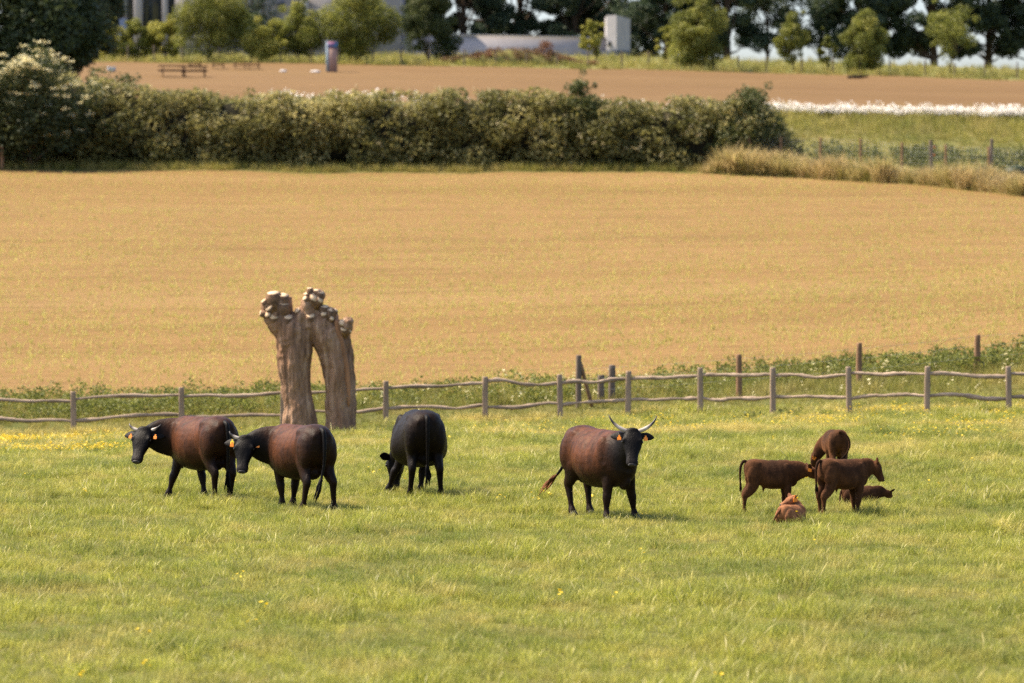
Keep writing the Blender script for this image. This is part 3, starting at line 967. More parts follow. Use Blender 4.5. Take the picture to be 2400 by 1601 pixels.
# ------------------------------------------------------------------ fences
M['oak'] = plain_mat('weathered_fence_oak', (.31, .225, .16), .35, 14, .85, .2, .5, .012, stretch=(1, 1, .12))
M['oak_rail'] = plain_mat('weathered_split_rail', (.30, .225, .165), .5, 10, .85, .2, .6, .012, stretch=(.12, 1, 1))
M['post_brown'] = plain_mat('treated_round_post', (.23, .135, .075), .35, 12, .85, .2, .4, .01, stretch=(1, 1, .15))
M['post_grey'] = plain_mat('grey_old_post', (.15, .115, .09), .35, 12, .9, .15, .4, .01, stretch=(1, 1, .15))
M['wire'] = plain_mat('galvanised_wire', (.30, .30, .30), .1, 10, .45, .5, 0, .001)
M['orange'] = plain_mat('orange_insulator', (.75, .22, .06), .1, 10, .5, .4, 0, .001)

def post_mesh(name, h, wx, wy, g, power=4.0, n=12, taper=.95):
    mb = MB()
    lean = g.normal(0, .012 * h, 2)
    mb.limb([[0, 0, -.35], [lean[0] * .3, lean[1] * .3, h * .35], [lean[0] * .7, lean[1] * .7, h * .75], [lean[0], lean[1], h - .02], [lean[0], lean[1], h]],
            wx * np.array([1.02, 1, .98, taper, taper * .8]), wy * np.array([1.02, 1, .98, taper, taper * .8]), n=n, sub=2, wob=.02, rng=g, power=power)
    return mb.mesh(name, False)

def rail_fence():
    g = np.random.default_rng(24)
    us = [-330, -75, 172, 425, 662, 904, 1137, 1313, 1472, 1642, 1812, 1991, 2173, 2366, 2560, 2750]
    def dist(u): return 96.6 - 1.2 * sstep(1313, 2400, np.array(float(u))) * 3.2 if u > 1313 else 97.4 - .8 * (u / 1313)
    tops = dict(zip(us, [925, 922, 919, 908, 903, 893, 883, 878, 870, 862, 862, 860, 859, 859, 859, 859]))
    b0 = at(1313, float(dist(1313)))
    root = empty('rail_fence', 'weathered post and rail fence with two split rails across the pasture', 'fence', b0)
    ends = []
    for u in us:
        Y = float(dist(u)); p = at(u, Y)
        h = up(u, tops[u], Y)[2] - p[2]
        h = min(max(h, 1.0), 1.45)
        me = post_mesh('rail_post', h, .072, .06, g)
        o = obj('post', me, M['oak'], root, (p[0] - b0[0], p[1] - b0[1], p[2] - b0[2]))
        o.rotation_euler = (0, 0, g.normal(0, .08))
        ends.append((np.array(p), h))
    for (p, h), (q, h2) in zip(ends[:-1], ends[1:]):
        for drop in (.19, .735):
            a = p + [0, 0, h - drop + g.normal(0, .015)]; b = q + [0, 0, h2 - drop + g.normal(0, .015)]
            kk = 8
            t = np.linspace(-.012, 1.012, kk)[:, None]
            pts = a * (1 - t) + b * t - np.array(b0)
            sag = g.normal(0, .026, kk); sag = np.convolve(sag, [.25, .5, .25], 'same') * 1.5
            pts[:, 2] += sag + g.normal(0, .022) * np.sin(np.pi * t[:, 0]) + g.normal(0, .012) * np.sin(2 * np.pi * t[:, 0])
            pts[:, 1] += g.normal(0, .008, kk)
            w = .044 + g.normal(0, .007, kk); w[[0, -1]] = .030
            mb = MB(); mb.limb(pts, w * .75, w * 1.05, hint=(0, 1, 0), n=7, sub=4, wob=.11, rng=g)
            obj('rail', mb.mesh('split_rail', False), M['oak_rail'], root)
rail_fence()

def wire_run(root, b0, posts, heights, sagv=.02):
    for hh in heights:
        for p, q in zip(posts[:-1], posts[1:]):
            p, q = np.array(p), np.array(q)
            pts = [p + [0, 0, hh], (p + q) / 2 + [0, 0, hh - sagv], q + [0, 0, hh]]
            mb = MB(); mb.limb(np.array(pts) - np.array(b0), .0022, .0022, hint=(0, 0, 1), n=5, sub=3)
            obj('wire', mb.mesh('fence_wire', True), M['wire'], root)

def stock_fence():
    """tall round posts behind the rail fence, rising to the right"""
    g = np.random.default_rng(25)
    spec = [(1356, 98.3, 833, .075), (1733, 99.6, 831, .08), (2014, 100.8, 804, .08), (2291, 102.0, 785, .085), (2570, 103.2, 768, .085)]
    b0 = at(1356, 98.3)
    root = empty('wire_fence', 'line of tall brown round posts with wire behind the rail fence', 'fence', b0)
    pts = []
    for i, (u, Y, vt, r) in enumerate(spec):
        p = at(u, Y); h = up(u, vt, Y)[2] - p[2]
        me = post_mesh('round_post', h, r, r, g, 2.0)
        obj('post', me, M['post_grey'] if i == 0 else M['post_brown'], root, tuple(np.array(p) - b0))
        pts.append(p)
    # diagonal brace on the strainer post
    a = np.array(up(1360, 850, 98.3)); b = np.array(at(1388, 98.5))
    mb = MB(); mb.limb(np.array([a, (a + b) / 2, b]) - np.array(b0), .05, .05, hint=(0, 1, 0), n=8, sub=2)
    obj('brace', mb.mesh('brace', False), M['post_brown'], root)
    wire_run(root, b0, pts, (.45, .75, 1.0))
    for u, Y, vt, lab in ((1434, 99.6, 856, 'short grey stump post standing in the weeds behind the rail fence'), (1408, 99.2, 879, 'low broken post just left of a short grey stump post')):
        p = at(u, Y); h = up(u, vt, Y)[2] - p[2]
        rt = obj('old_post', post_mesh('old_post', h, .09, .09, g, 2.0), M['post_grey'], None, p)
        tag(rt, lab, 'post')
stock_fence()

def hill_fence():
    g = np.random.default_rng(26)
    spec = [(1757, 201.2, 320), (1830, 201.2, 322), (1922, 200.4, 323), (2016, 198.5, 324), (2113, 196.0, 327), (2216, 193.0, 338), (2318, 189.9, 342), (2425, 186.5, 348), (2540, 184.0, 352)]
    b0 = at(1757, 201.2)
    root = empty('netting_fence', 'wire netting fence on orange brown posts beside the rough grass', 'fence', b0)
    pts = []
    for u, Y, vt in spec:
        p = at(u, Y); h = max(1.0, min(1.9, up(u, vt, Y)[2] - p[2]))
        obj('post', post_mesh('netting_post', h, .065, .065, g, 2.0), M['post_brown'], root, tuple(np.array(p) - b0))
        pts.append((p[0], p[1], p[2] + h - 1.25))
    wire_run(root, b0, pts, (.25, .45, .65, .85, 1.05, 1.2), .01)
    for (p, q) in zip(pts[:-1], pts[1:]):               # upright wires of the netting
        p, q = np.array(p), np.array(q)
        mb = MB()
        for t in np.linspace(.1, .9, 9):
            c = p * (1 - t) + q * t - np.array(b0)
            mb.limb([c + [0, 0, .22], c + [0, 0, .6], c + [0, 0, 1.2]], .003, .003, n=4, sub=1)
        obj('netting', mb.mesh('netting', False), M['wire'], root)
    # electric fence behind with grey posts and orange insulators
    spec = [(2182, 200.2, 329), (2322, 202.0, 326), (2450, 203.5, 324)]
    b1 = at(2182, 200.2)
    r2 = empty('electric_fence', 'two strand electric fence on grey posts with orange insulators', 'fence', b1)
    pts = []
    for i, (u, Y, vt) in enumerate(spec):
        p = at(u, Y); h = max(1.0, min(2.0, up(u, vt, Y)[2] - p[2]))
        obj('post', post_mesh('grey_post', h, .09, .09, g, 2.0), M['post_grey'], r2, tuple(np.array(p) - b1))
        pts.append(p)
        for k_ in ((.35, .75) if i == 0 else ()):
            mb = MB(); mb.limb(np.array([[.08, 0, h - k_], [.14, 0, h - k_], [.2, 0, h - k_]]) + np.array(p) - b1, np.array([.05, .07, .05]), np.array([.05, .07, .05]), hint=(0, 1, 0), n=8, sub=1)
            obj('insulator', mb.mesh('insulator'), M['orange'], r2)
    wire_run(r2, b1, pts, (1.15, .8), .03)
    # single posts
    for u, Y, vt, hw, lab, m in ((6, 200.3, 343, .1, 'brown gate post in front of the dark hedge at the picture edge', 'post_brown'),
                                 (1773, 201.5, 315, .075, 'leaning old post behind the first netting fence post', 'post_grey')):
        p = at(u, Y); h = max(1.0, min(2.0, up(u, vt, Y)[2] - p[2]))
        tag(obj('single_post', post_mesh('single_post', h, hw, hw, g, 2.0), M[m], None, p), lab, 'post')
hill_fence()

def hilltop_fence():
    g = np.random.default_rng(27)
    us = list(range(150, 2500, 72))
    b0 = at(150, 302.5)
    root = empty('hilltop_fence', 'distant low post and wire fence along the hilltop grass', 'fence', b0)
    pts = []
    for u in us:
        p = at(u + g.normal(0, 5), 302.5)
        obj('post', post_mesh('far_post', 1.25 + g.normal(0, .06), .06, .06, g, 2.0, n=8), M['post_grey'], root, tuple(np.array(p) - b0)); pts.append(p)
    wire_run(root, b0, pts, (.6, 1.1), .01)
hilltop_fence()

# ------------------------------------------------------------------ pollarded tree
def bark_mat():
    m, t = new_mat('furrowed_bark')
    a = noise(t, 7, 6, .65, stretch=(1, 1, .16))
    b = noise(t, 22, 5, .6, stretch=(1, 1, .25))
    c = noise(t, 1.6, 3, .5)
    col = ramp(t, a, [(.3, (.10, .058, .036)), (.5, (.29, .175, .11)), (.7, (.46, .31, .205))])
    col = mixc(t, mathn(t, 'MULTIPLY', ramp(t, c, [(.5, (0, 0, 0)), (.7, (1, 1, 1))]), .5), col, (.25, .13, .07))
    finish(t, col, .92, .12, bump=mathn(t, 'ADD', a, mathn(t, 'MULTIPLY', b, .35)), bstr=1.0, bdist=.07)
    return m
M['bark'] = bark_mat()
M['knob'] = plain_mat('dark_knobbly_bark', (.19, .115, .072), .55, 9, .95, .08, .9, .04)
M['dead'] = plain_mat('bare_orange_dead_wood', (.30, .15, .075), .3, 8, .8, .2, .5, .02, stretch=(1, 1, .15))
M['cut'] = plain_mat('pale_sawn_wood', (.64, .46, .29), .2, 6, .75, .2, .2, .004)

def pollard():
    g = np.random.default_rng(28)
    Y = 94.6
    b0 = at(742, Y)
    S = Y / 9000
    def q(zx, zy, dy=0.0):                                 # position from the close-up of the tree
        u, v = 580 + zx / 4.02, 640 + zy / 4.02
        p = up(u, v, Y)
        return np.array([p[0] - b0[0], dy, p[2] - b0[2]])
    px = S / 4.02
    root = empty('pollard_tree', 'old pollarded willow with two leaning trunks joined in an arch', 'tree', b0)
    mb = MB()
    def limb(pts, w, dy=0.0, sq=.9, wob=.03):
        P = np.array([q(*p, dy) for p in pts]); w = np.array(w) * px / 2
        mb.limb(P, w, w * sq, hint=(1, 0, 0), n=26, sub=5, wob=wob, rng=g)
    limb([(492, 1560), (490, 1440), (478, 1250), (462, 1050), (440, 850), (440, 700), (430, 570), (330, 470), (280, 400)], [350, 300, 285, 275, 300, 320, 330, 250, 170])
    limb([(872, 1560), (872, 1440), (868, 1250), (862, 1050), (835, 850), (815, 720), (760, 590), (690, 470), (620, 380)], [300, 260, 268, 275, 285, 285, 310, 290, 200])
    limb([(430, 560), (520, 520), (600, 520), (700, 560)], [240, 220, 200, 220])
    limb([(590, 520), (605, 400), (620, 300), (640, 220)], [220, 190, 180, 150], -.05)
    limb([(330, 520), (300, 430), (290, 330), (300, 250)], [220, 230, 230, 180], -.04)
    limb([(380, 450), (375, 330), (365, 230)], [140, 110, 90], .05)
    limb([(740, 520), (765, 420), (770, 360)], [230, 190, 140], 0.0)
    limb([(980, 1440), (972, 1150), (945, 850), (915, 640), (905, 540)], [60, 90, 120, 130, 90], .05)
    for x, y, rx, rz in ((215, 330, 85, 90), (330, 290, 75, 95), (260, 420, 110, 80), (620, 250, 80, 80), (660, 210, 70, 60), (570, 300, 60, 90), (775, 390, 80, 70), (930, 500, 60, 70), (500, 420, 60, 100), (950, 455, 55, 35)):
        c = q(x, y, -.06); mb.ell(c, [rx * px, .24, rz * px])
    # basal flare
    for x, w in ((372, 90), (600, 100), (770, 80), (985, 60)):
        limb([(x, 1300), (x, 1420), (x, 1540)], [w * .6, w * .9, w * 1.3], -.06)
    me = remesh(mb.mesh('pollard_trunk'), .028, 3, 'pollard_trunk')
    V = verts_of(me).astype(float)
    nv = np.empty(len(V) * 3, dtype=np.float32); me.vertices.foreach_get('normal', nv); nv = nv.reshape(-1, 3)
    ang = np.arctan2(V[:, 1], V[:, 0] - np.where(V[:, 0] < .25, -.6, .85))
    fur = (fbm(ang * 5.5 + V[:, 2] * .5, V[:, 2] * .75, 7, 3) - .5) * .10 + (vnoise(V[:, 0] * 4, V[:, 2] * 3, 9) - .5) * .07
    V += nv * fur[:, None]
    me.vertices.foreach_set('co', V.astype(np.float32).ravel()); me.update()
    obj('trunk', me, M['bark'], root)
    # strip of bare dead wood down the right side
    mb = MB()
    P = np.array([q(x, y, -.22) for x, y in ((845, 440), (860, 560), (890, 680), (925, 850), (950, 1050), (955, 1250))])
    w = np.array([50, 60, 55, 60, 50, 20]) * px / 2
    mb.limb(P, w, w * .6, n=10, sub=4, wob=.05, rng=g)
    obj('dead_wood', mb.mesh('dead_wood', True), M['dead'], root)
    # sawn stubs: (x, y, radius, direction, length) each with its pale cut face
    def rot_to(d):
        d = Vector(d).normalized()
        return np.array(d.to_track_quat('Z', 'Y').to_matrix())
    stubs = [(248, 185, 52, (-.1, -.35, 1)), (345, 205, 42, (.15, -.5, 1)), (215, 240, 36, (-.3, -.5, .8)), (155, 258, 26, (-.7, -.3, .7)),
             (340, 275, 52, (.1, -.5, .9)), (265, 330, 28, (0, -1, .4)), (195, 385, 26, (-.5, -.9, .3)), (258, 392, 44, (-.1, -1, .45)),
             (125, 375, 26, (-1, -.2, .2)), (388, 410, 34, (.1, -.8, .8)), (350, 452, 20, (0, -1, .4)), (456, 542, 18, (0, -1, .3)),
             (205, 320, 34, (-.6, -.7, .3)), (300, 240, 34, (0, -.5, .9)), (180, 290, 30, (-.8, -.4, .5)),
             (560, 190, 26, (-.4, -.4, .9)), (640, 225, 40, (.2, -1, .35)), (690, 175, 36, (.5, -.4, .9)), (590, 140, 24, (-.1, -.2, 1)), (690, 250, 28, (.7, -.7, .3)),
             (545, 235, 22, (-.6, -.7, .3)), (470, 350, 28, (-.7, -.6, .5)), (600, 395, 34, (0, -.8, .7)), (655, 160, 30, (.2, -.3, 1)),
             (730, 312, 34, (.1, -.45, 1)), (790, 340, 38, (.3, -.5, .9)), (722, 380, 24, (0, -1, .5)), (835, 345, 24, (.8, -.2, .8)), (800, 425, 18, (.3, -1, .3)),
             (900, 465, 30, (.2, -1, .3)), (985, 435, 22, (1, -.2, .35)), (910, 520, 26, (.1, -1, .5)), (975, 540, 24, (1, -.3, .1)), (935, 440, 26, (.3, -.3, .9))]
    for (x, y, r, d) in stubs:
        d = (d[0], d[1], d[2] * 1.25 + .05)
        dn = Vector(d).normalized()
        rr = r * px * 1.22
        L = .16 + .06 * g.random()
        dy = -.22 * (1.0 if d[1] < -.6 else .55)
        tip = q(x, y, dy - .06)
        o = MB(); rings = []
        for k_, (tz, sc) in enumerate(((-.42, 1.6), (-L * .6, 1.2), (0, 1.02))):
            th = np.linspace(0, 2 * np.pi, 12, endpoint=False)
            wr = 1 + g.normal(0, .05, 12)
            rings.append(np.stack([rr * sc * np.cos(th) * wr, rr * sc * np.sin(th) * wr, np.full(12, tz)], -1))
        o.rings(np.array(rings) @ rot_to(dn).T)
        s = obj('stub', o.mesh('stub'), M['knob'], root, tuple(tip))
        o = MB(); th = np.linspace(0, 2 * np.pi, 12, endpoint=False); wr = 1 + g.normal(0, .04, 12)
        rings = [np.stack([rr * .9 * np.cos(th) * wr, rr * .9 * np.sin(th) * wr, np.full(12, z)], -1) for z in (-.01, .004)]
        o.rings(np.array(rings) @ rot_to(dn).T)
        obj('cut_face', o.mesh('cut_face'), M['cut'], s)
pollard()

# ------------------------------------------------------------------ concrete building on the hill
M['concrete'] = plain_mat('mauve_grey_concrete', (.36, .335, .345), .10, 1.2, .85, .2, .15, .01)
M['concrete_pale'] = plain_mat('pale_concrete', (.44, .42, .42), .08, 1.5, .85, .2, .15, .01)  # paler concrete for end tower, one pier, parapet and coping
M['plinth'] = plain_mat('slate_blue_plinth', (.10, .115, .15), .1, 2, .8, .2, .1, .01)
M['panel'] = plain_mat('blue_grey_panel', (.26, .29, .36), .08, 2, .5, .4, .05, .01)
M['glass_dark'] = plain_mat('dark_window_glass', (.02, .028, .034), .15, 2, .12, .6, 0, .01)
M['steel_dark'] = plain_mat('dark_steel', (.05, .055, .06), .15, 6, .5, .4, 0, .01)

def building():
    Y = 344.0
    b0 = at(600, Y)
    root = empty('concrete_building', 'long grey concrete building with dark window bays and low wing', 'building', b0)
    def X(u, y=Y): return (u - 1200) / 9000 * y - b0[0]
    def Z(v, y=Y): return CAM_Z + (HOR - v) / 9000 * y - b0[2]
    def block(name, u0, u1, v0, v1, y0, y1, mat):
        mb = MB(); mb.box([(X(u0) + X(u1)) / 2, (y0 + y1) / 2, (Z(v0) + Z(v1)) / 2], [abs(X(u1) - X(u0)) / 2, (y1 - y0) / 2, abs(Z(v0) - Z(v1)) / 2])
        return obj(name, mb.mesh(name), mat, root)
    block('main_wall', 226, 722, -190, 165, 1.0, 16, M['concrete'])
    block('side_wall', 722, 940, -190, 165, .6, 16, M['concrete'])
    block('pier', 706, 724, -190, 165, .3, 1.6, M['concrete_pale'])
    for u0, u1 in ((226, 265), (314, 334), (381, 394), (411, 560)):
        block('pier', u0, u1, -190, 165, .25, 1.5, M['concrete'])
    for u0, u1 in ((266, 271.5), (298, 313), (335, 348), (349, 380), (395, 410)):
        w = block('window', u0, u1, -170, 150, .8, 1.2, M['glass_dark'])
        block('mullion', (u0 + u1) / 2 - .6, (u0 + u1) / 2 + .6, -170, 150, .72, .8, M['steel_dark'])
    block('panel', 272, 297.5, -170, 37, .62, 1.2, M['panel'])
    block('panel', 272, 297.5, 43.5, 150, .62, 1.2, M['panel'])
    block('parapet', 224, 942, -200, -190, .1, 16.2, M['concrete_pale'])
    # wall lamp
    block('wall_lamp', 654, 667, 5, 14, .35, .98, M['steel_dark'])
    # low wing, its top falling slightly to the end tower
    mb = MB()
    x0, x1, x2 = X(940) + .003, X(1421), X(1421)
    V = [[x, y, z] for y in (.9, 9) for x, z in ((x0, Z(170)), (x1, Z(170)), (x1, Z(89)), (x0, Z(80)))]
    mb.add(V, [[0, 1, 2, 3], [7, 6, 5, 4], [0, 4, 5, 1], [1, 5, 6, 2], [2, 6, 7, 3], [3, 7, 4, 0]])
    obj('low_wing', mb.mesh('low_wing'), M['concrete'], root)
    mb = MB()
    V = [[x, y, z] for y in (.75, 9.15) for x, z in ((x0 + .05, Z(80.5) + .004), (x1 - .01, Z(89.5) + .004), (x1 - .01, Z(87)), (x0 + .05, Z(78)))]
    mb.add(V, [[0, 1, 2, 3], [7, 6, 5, 4], [0, 4, 5, 1], [1, 5, 6, 2], [2, 6, 7, 3], [3, 7, 4, 0]])
    obj('coping', mb.mesh('coping'), M['concrete_pale'], root)
    # end tower: a bent front of two faces under a sloping top
    def prism(name, pts, za, zb, mat):
        n = len(pts); mb = MB()
        V = [[x, y, za[i]] for i, (x, y) in enumerate(pts)] + [[x, y, zb[i]] for i, (x, y) in enumerate(pts)]
        Q = [[i, (i + 1) % n, n + (i + 1) % n, n + i] for i in range(n)]
        me = bpy.data.meshes.new(name)
        me.from_pydata(V, [], Q + [list(range(n))[::-1], list(range(n, 2 * n))])
        return obj(name, me, mat, root)
    pts = [(X(1421), .2), (X(1444), -.35), (X(1478), 1.3), (X(1478), 6), (X(1421), 6)]
    prism('end_tower', pts, [Z(170)] * 5, [Z(37), Z(37), Z(43), Z(43), Z(37)], M['concrete_pale'])
    pp = [(X(1404), .62), (X(1420.9), .17), (X(1444), -.42), (X(1479), 1.27), (X(1479), 1.5), (X(1444), -.2), (X(1420.9), .4), (X(1404), .89)]
    prism('plinth', pp, [Z(171)] * 8, [Z(119)] * 8, M['plinth'])
    mb = MB(); mb.box([X(1427), -.08, Z(103)], [.11, .14, .22])
    obj('wall_lamp', mb.mesh('wall_lamp'), M['steel_dark'], root)
building()

# ------------------------------------------------------------------ small things on the upper meadow
M['table_wood'] = plain_mat('dark_red_brown_timber', (.035, .012, .010), .25, 10, .8, .3, .2, .005)
def picnic_table(u, Y, rz, sc, lab, ln=1.9):
    root = empty('picnic_table', lab, 'table', at(u, Y), rz, 'picnic tables on the upper meadow')
    def part(name, c, h, rot=None):
        mb = MB(); mb.box(np.array(c) * sc, np.array(h) * sc, rot); obj(name, mb.mesh(name), M['table_wood'], root)
    for y in (-.30, -.10, .10, .30): part('table_plank', (0, y, .76), (ln / 2, .094, .025))
    for y in (-.72, .72):
        for dy in (-.07, .07): part('seat_plank', (0, y + dy, .45), (ln / 2, .064, .025))
    for x in (-ln * .36, ln * .36):
        part('cross_beam', (x, 0, .40), (.03, .8, .04))
        for s in (-1, 1):
            a = .42 * s; rot = np.array([[1, 0, 0], [0, math.cos(a), -math.sin(a)], [0, math.sin(a), math.cos(a)]])
            part('leg', (x + .07, s * .48, .36), (.03, .045, .42), rot)
picnic_table(404, 266, .10, 1.0, 'dark picnic table, left of the two set end to end on the meadow')
picnic_table(455, 265, .04, 1.0, 'dark picnic table, right of the two set end to end on the meadow')
for u, lab in ((458, 'first of the row of tiny far picnic tables, beside the tree trunk'), (512, 'second tiny far picnic table in the row below the trees'),
               (563, 'third tiny far picnic table in the row below the trees'), (595, 'last tiny far picnic table in the row, nearest the pillar')):
    picnic_table(u, 284.0, .1, .62, lab, 1.6)

M['pillar'] = plain_mat('pinkish_stone_pillar', (.36, .24, .20), .15, 3, .8, .2, .2, .01)
def sign_mat():
    m, t = new_mat('printed_blue_and_pink_panel')
    a = noise(t, 2.2, 2, .5)
    finish(t, ramp(t, a, [(.35, (.07, .24, .40)), (.5, (.10, .12, .25)), (.62, (.42, .16, .26))]), .5, .3)
    return m
M['sign'] = sign_mat()
M['pillar_edge'] = plain_mat('blue_grey_painted_edge', (.16, .22, .27), .1, 3, .6, .3, .1, .01)
def info_pillar():
    Y = 281.0
    b = at(778, Y); h = up(778, 98, Y)[2] - b[2]
    root = empty('info_pillar', 'slim display pillar with blue and pink printed top on the meadow', 'pillar', b, .25)
    mb = MB(); mb.box([.07, 0, h / 2 - .1], [.31, .22, h / 2 + .1]); obj('column', mb.mesh('column'), M['pillar'], root)
    mb = MB(); mb.box([-.31, 0, h / 2 - .1], [.068, .224, h / 2 + .1]); obj('side_panel', mb.mesh('side_panel'), M['pillar_edge'], root)
    mb = MB(); mb.box([0, -.235, h - .27], [.39, .012, .25]); obj('printed_panel', mb.mesh('printed_panel'), M['sign'], root)
    mb = MB(); mb.box([0, 0, h + .03], [.40, .25, .028]); obj('cap', mb.mesh('cap'), M['pillar_edge'], root)
info_pillar()

M['pale'] = plain_mat('pale_blue_plastic', (.55, .66, .72), .06, 4, .4, .4, .05, .005)
M['stone_white'] = plain_mat('pale_stone', (.60, .55, .50), .15, 5, .85, .2, .4, .02)
M['log'] = plain_mat('charred_log', (.04, .028, .022), .3, 8, .9, .1, .5, .02)
def trough():
    p = at(263, 276)
    root = empty('water_trough', 'small pale blue water trough on the meadow behind the hedge', 'trough', p, .15)
    mb = MB(); rings = []
    th = np.linspace(0, 2 * np.pi, 16, endpoint=False)
    for r, z in ((.8, 0), (.84, .2), (.9, .42), (.92, .46), (.84, .46), (.78, .3)):
        sx = np.sign(np.cos(th)) * np.abs(np.cos(th)) ** .5; sy = np.sign(np.sin(th)) * np.abs(np.sin(th)) ** .5
        rings.append(np.stack([.34 * r * sx, .22 * r * sy, np.full(16, z * .7)], -1))
    mb.rings(np.array(rings)); obj('basin', mb.mesh('basin', True), M['pale'], root)
    for x in (-.2, .2):
        mb = MB(); mb.box([x, 0, .08], [.03, .2, .2]); obj('leg', mb.mesh('leg'), M['steel_dark'], root)
trough()
def boulder(u, Y, r, lab, mat, seed, sx=1.6, name='boulder', cat='stone'):
    g = np.random.default_rng(seed)
    p = at(u, Y)
    mb = MB(); mb.ell([0, 0, r * .3], [r * sx, r, r * .75], n=14, m=9)
    me = mb.mesh(name, True)
    V = verts_of(me).astype(float); V *= (1 + .18 * (fbm(V[:, 0] / r * 1.3 + seed, V[:, 2] / r * 1.5 + V[:, 1], seed)[:, None] - .5) * 2)
    me.vertices.foreach_set('co', V.astype(np.float32).ravel()); me.update()
    tag(obj(name, me, mat, None, p), lab, cat)
boulder(664, 279, .17, 'greyish pale boulder on the meadow under the bright yellow bush', M['stone_white'], 3)
boulder(740, 279, .18, 'white flat boulder on the meadow beside the display pillar', M['stone_white'], 4, 2.0)
def log():
    g = np.random.default_rng(6)
    p = at(2010, 293)
    root = empty('fallen_log', 'dark log lying on the meadow before the dense rounded young tree', 'log', p)
    mb = MB(); mb.limb([[-.8, 0, .1], [-.3, .05, .16], [.2, 0, .14], [.75, -.1, .2]], [.1, .13, .12, .08], [.1, .13, .12, .08], hint=(0, 0, 1), n=10, sub=3, wob=.06, rng=g)
    obj('stem', mb.mesh('stem', True), M['log'], root)
    mb = MB(); mb.limb([[.1, 0, .15], [.2, -.1, .32], [.25, -.12, .5]], [.06, .04, .02], [.06, .04, .02], n=7, sub=3)
    obj('branch', mb.mesh('branch', True), M['log'], root)
log()
boulder(2380, 199, .55, 'dark rounded bush ball on the grass beyond the electric fence', M['elder'], 8, 1.1, 'dark_ball_shrub', 'shrub')

# ------------------------------------------------------------------ cattle
def fur_mat(name, black, brown, light, rough=.55, sheen=.0, spec=.22, stint=None):
    m, t = new_mat(name)
    tc = t.nodes.new('ShaderNodeTexCoord').outputs['Object']
    a = noise(t, 5, 6, .68, vec=tc, stretch=(1.3, 1.2, .8))
    b = noise(t, 60, 3, .6, vec=tc, stretch=(1.0, 1.0, .3))
    f = attr(t, 'fur')
    f2 = mathn(t, 'MULTIPLY', f, ramp(t, a, [(.30, (.2, .2, .2)), (.68, (1.2, 1.2, 1.2))]), True)
    c = mixc(t, f2, black, brown)
    c = mixc(t, attr(t, 'pale'), c, light)
    c = mixc(t, .35, c, ramp(t, b, [(.3, (.25, .25, .25)), (.7, (1, 1, 1))]), 'MULTIPLY')
    finish(t, c, rough, spec, bump=mathn(t, 'ADD', mathn(t, 'MULTIPLY', a, .6), mathn(t, 'MULTIPLY', b, .25)), bstr=.6, bdist=.04, sheen=sheen, stint=stint)
    return m
M['cow_fur'] = fur_mat('black_and_red_brown_coat', (.0045, .0033, .0028), (.115, .039, .014), (.03, .025, .024), .5, .0, .11)
M['cow_black'] = fur_mat('black_coat', (.0050, .0036, .0028), (.05, .023, .011), (.03, .025, .024), .5, .0, .09)
M['calf_fur'] = fur_mat('dark_brown_calf_coat', (.010, .0055, .0038), (.145, .060, .025), (.20, .12, .07), .8, .35, .08, (.55, .24, .10))
M['calf_red'] = fur_mat('red_brown_calf_coat', (.09, .035, .018), (.38, .165, .075), (.42, .24, .13), .8, .3, .08, (.7, .35, .18))
M['tag_orange'] = plain_mat('orange_ear_tag', (.85, .26, .02), .05, 5, .4, .4, 0, .001)
M['tag_yellow'] = plain_mat('yellow_ear_tag', (.85, .62, .05), .05, 5, .4, .4, 0, .001)
M['eye'] = plain_mat('dark_eye', (.006, .005, .005), .1, 5, .08, .6, 0, .001)
M['nose'] = plain_mat('moist_grey_muzzle', (.03, .026, .025), .25, 25, .5, .3, .1, .002)
M['hoof'] = plain_mat('dark_hoof', (.03, .025, .02), .2, 12, .6, .3, .1, .002)
def horn_mat():
    m, t = new_mat('cream_horn_with_dark_tip')
    finish(t, ramp(t, attr(t, 'tone'), [(0, (.30, .24, .19)), (.35, (.52, .45, .37)), (.52, (.22, .18, .15)), (.64, (.022, .018, .016))]), .35, .4)
    return m
M['horn'] = horn_mat()

def nrm(v):
    v = np.asarray(v, float); return v / np.linalg.norm(v)

TORSO = np.array([  # x, ztop, zbot, half width, z widest, roundness below, roundness above
    [-.84, 1.15, 1.00, .07, 1.08, 2.0, 2.0],
    [-.80, 1.26, .86, .17, 1.08, 2.2, 2.3],
    [-.70, 1.325, .74, .235, 1.06, 2.4, 2.5],
    [-.50, 1.365, .65, .275, 1.08, 2.5, 2.5],
    [-.28, 1.35, .55, .305, .96, 2.4, 2.0],
    [-.02, 1.33, .465, .368, .87, 2.3, 1.9],
    [.24, 1.32, .455, .375, .85, 2.3, 1.9],
    [.46, 1.325, .475, .335, .88, 2.3, 2.0],
    [.64, 1.33, .50, .285, .92, 2.2, 2.0],
    [.78, 1.285, .53, .235, .93, 2.1, 2.0],
    [.90, 1.19, .58, .175, .92, 2.1, 2.0],
    [.98, 1.06, .70, .10, .88, 2.0, 2.0]])

HEAD = np.array([  # t along the face, half width, forehead side, jaw side
    [-.05, .055, .035, .05], [0, .118, .075, .09], [.08, .142, .088, .125], [.17, .152, .088, .14], [.26, .135, .072, .135],
    [.35, .104, .056, .11], [.43, .089, .052, .090], [.50, .092, .05, .086], [.545, .086, .042, .074], [.57, .058, .02, .04]])

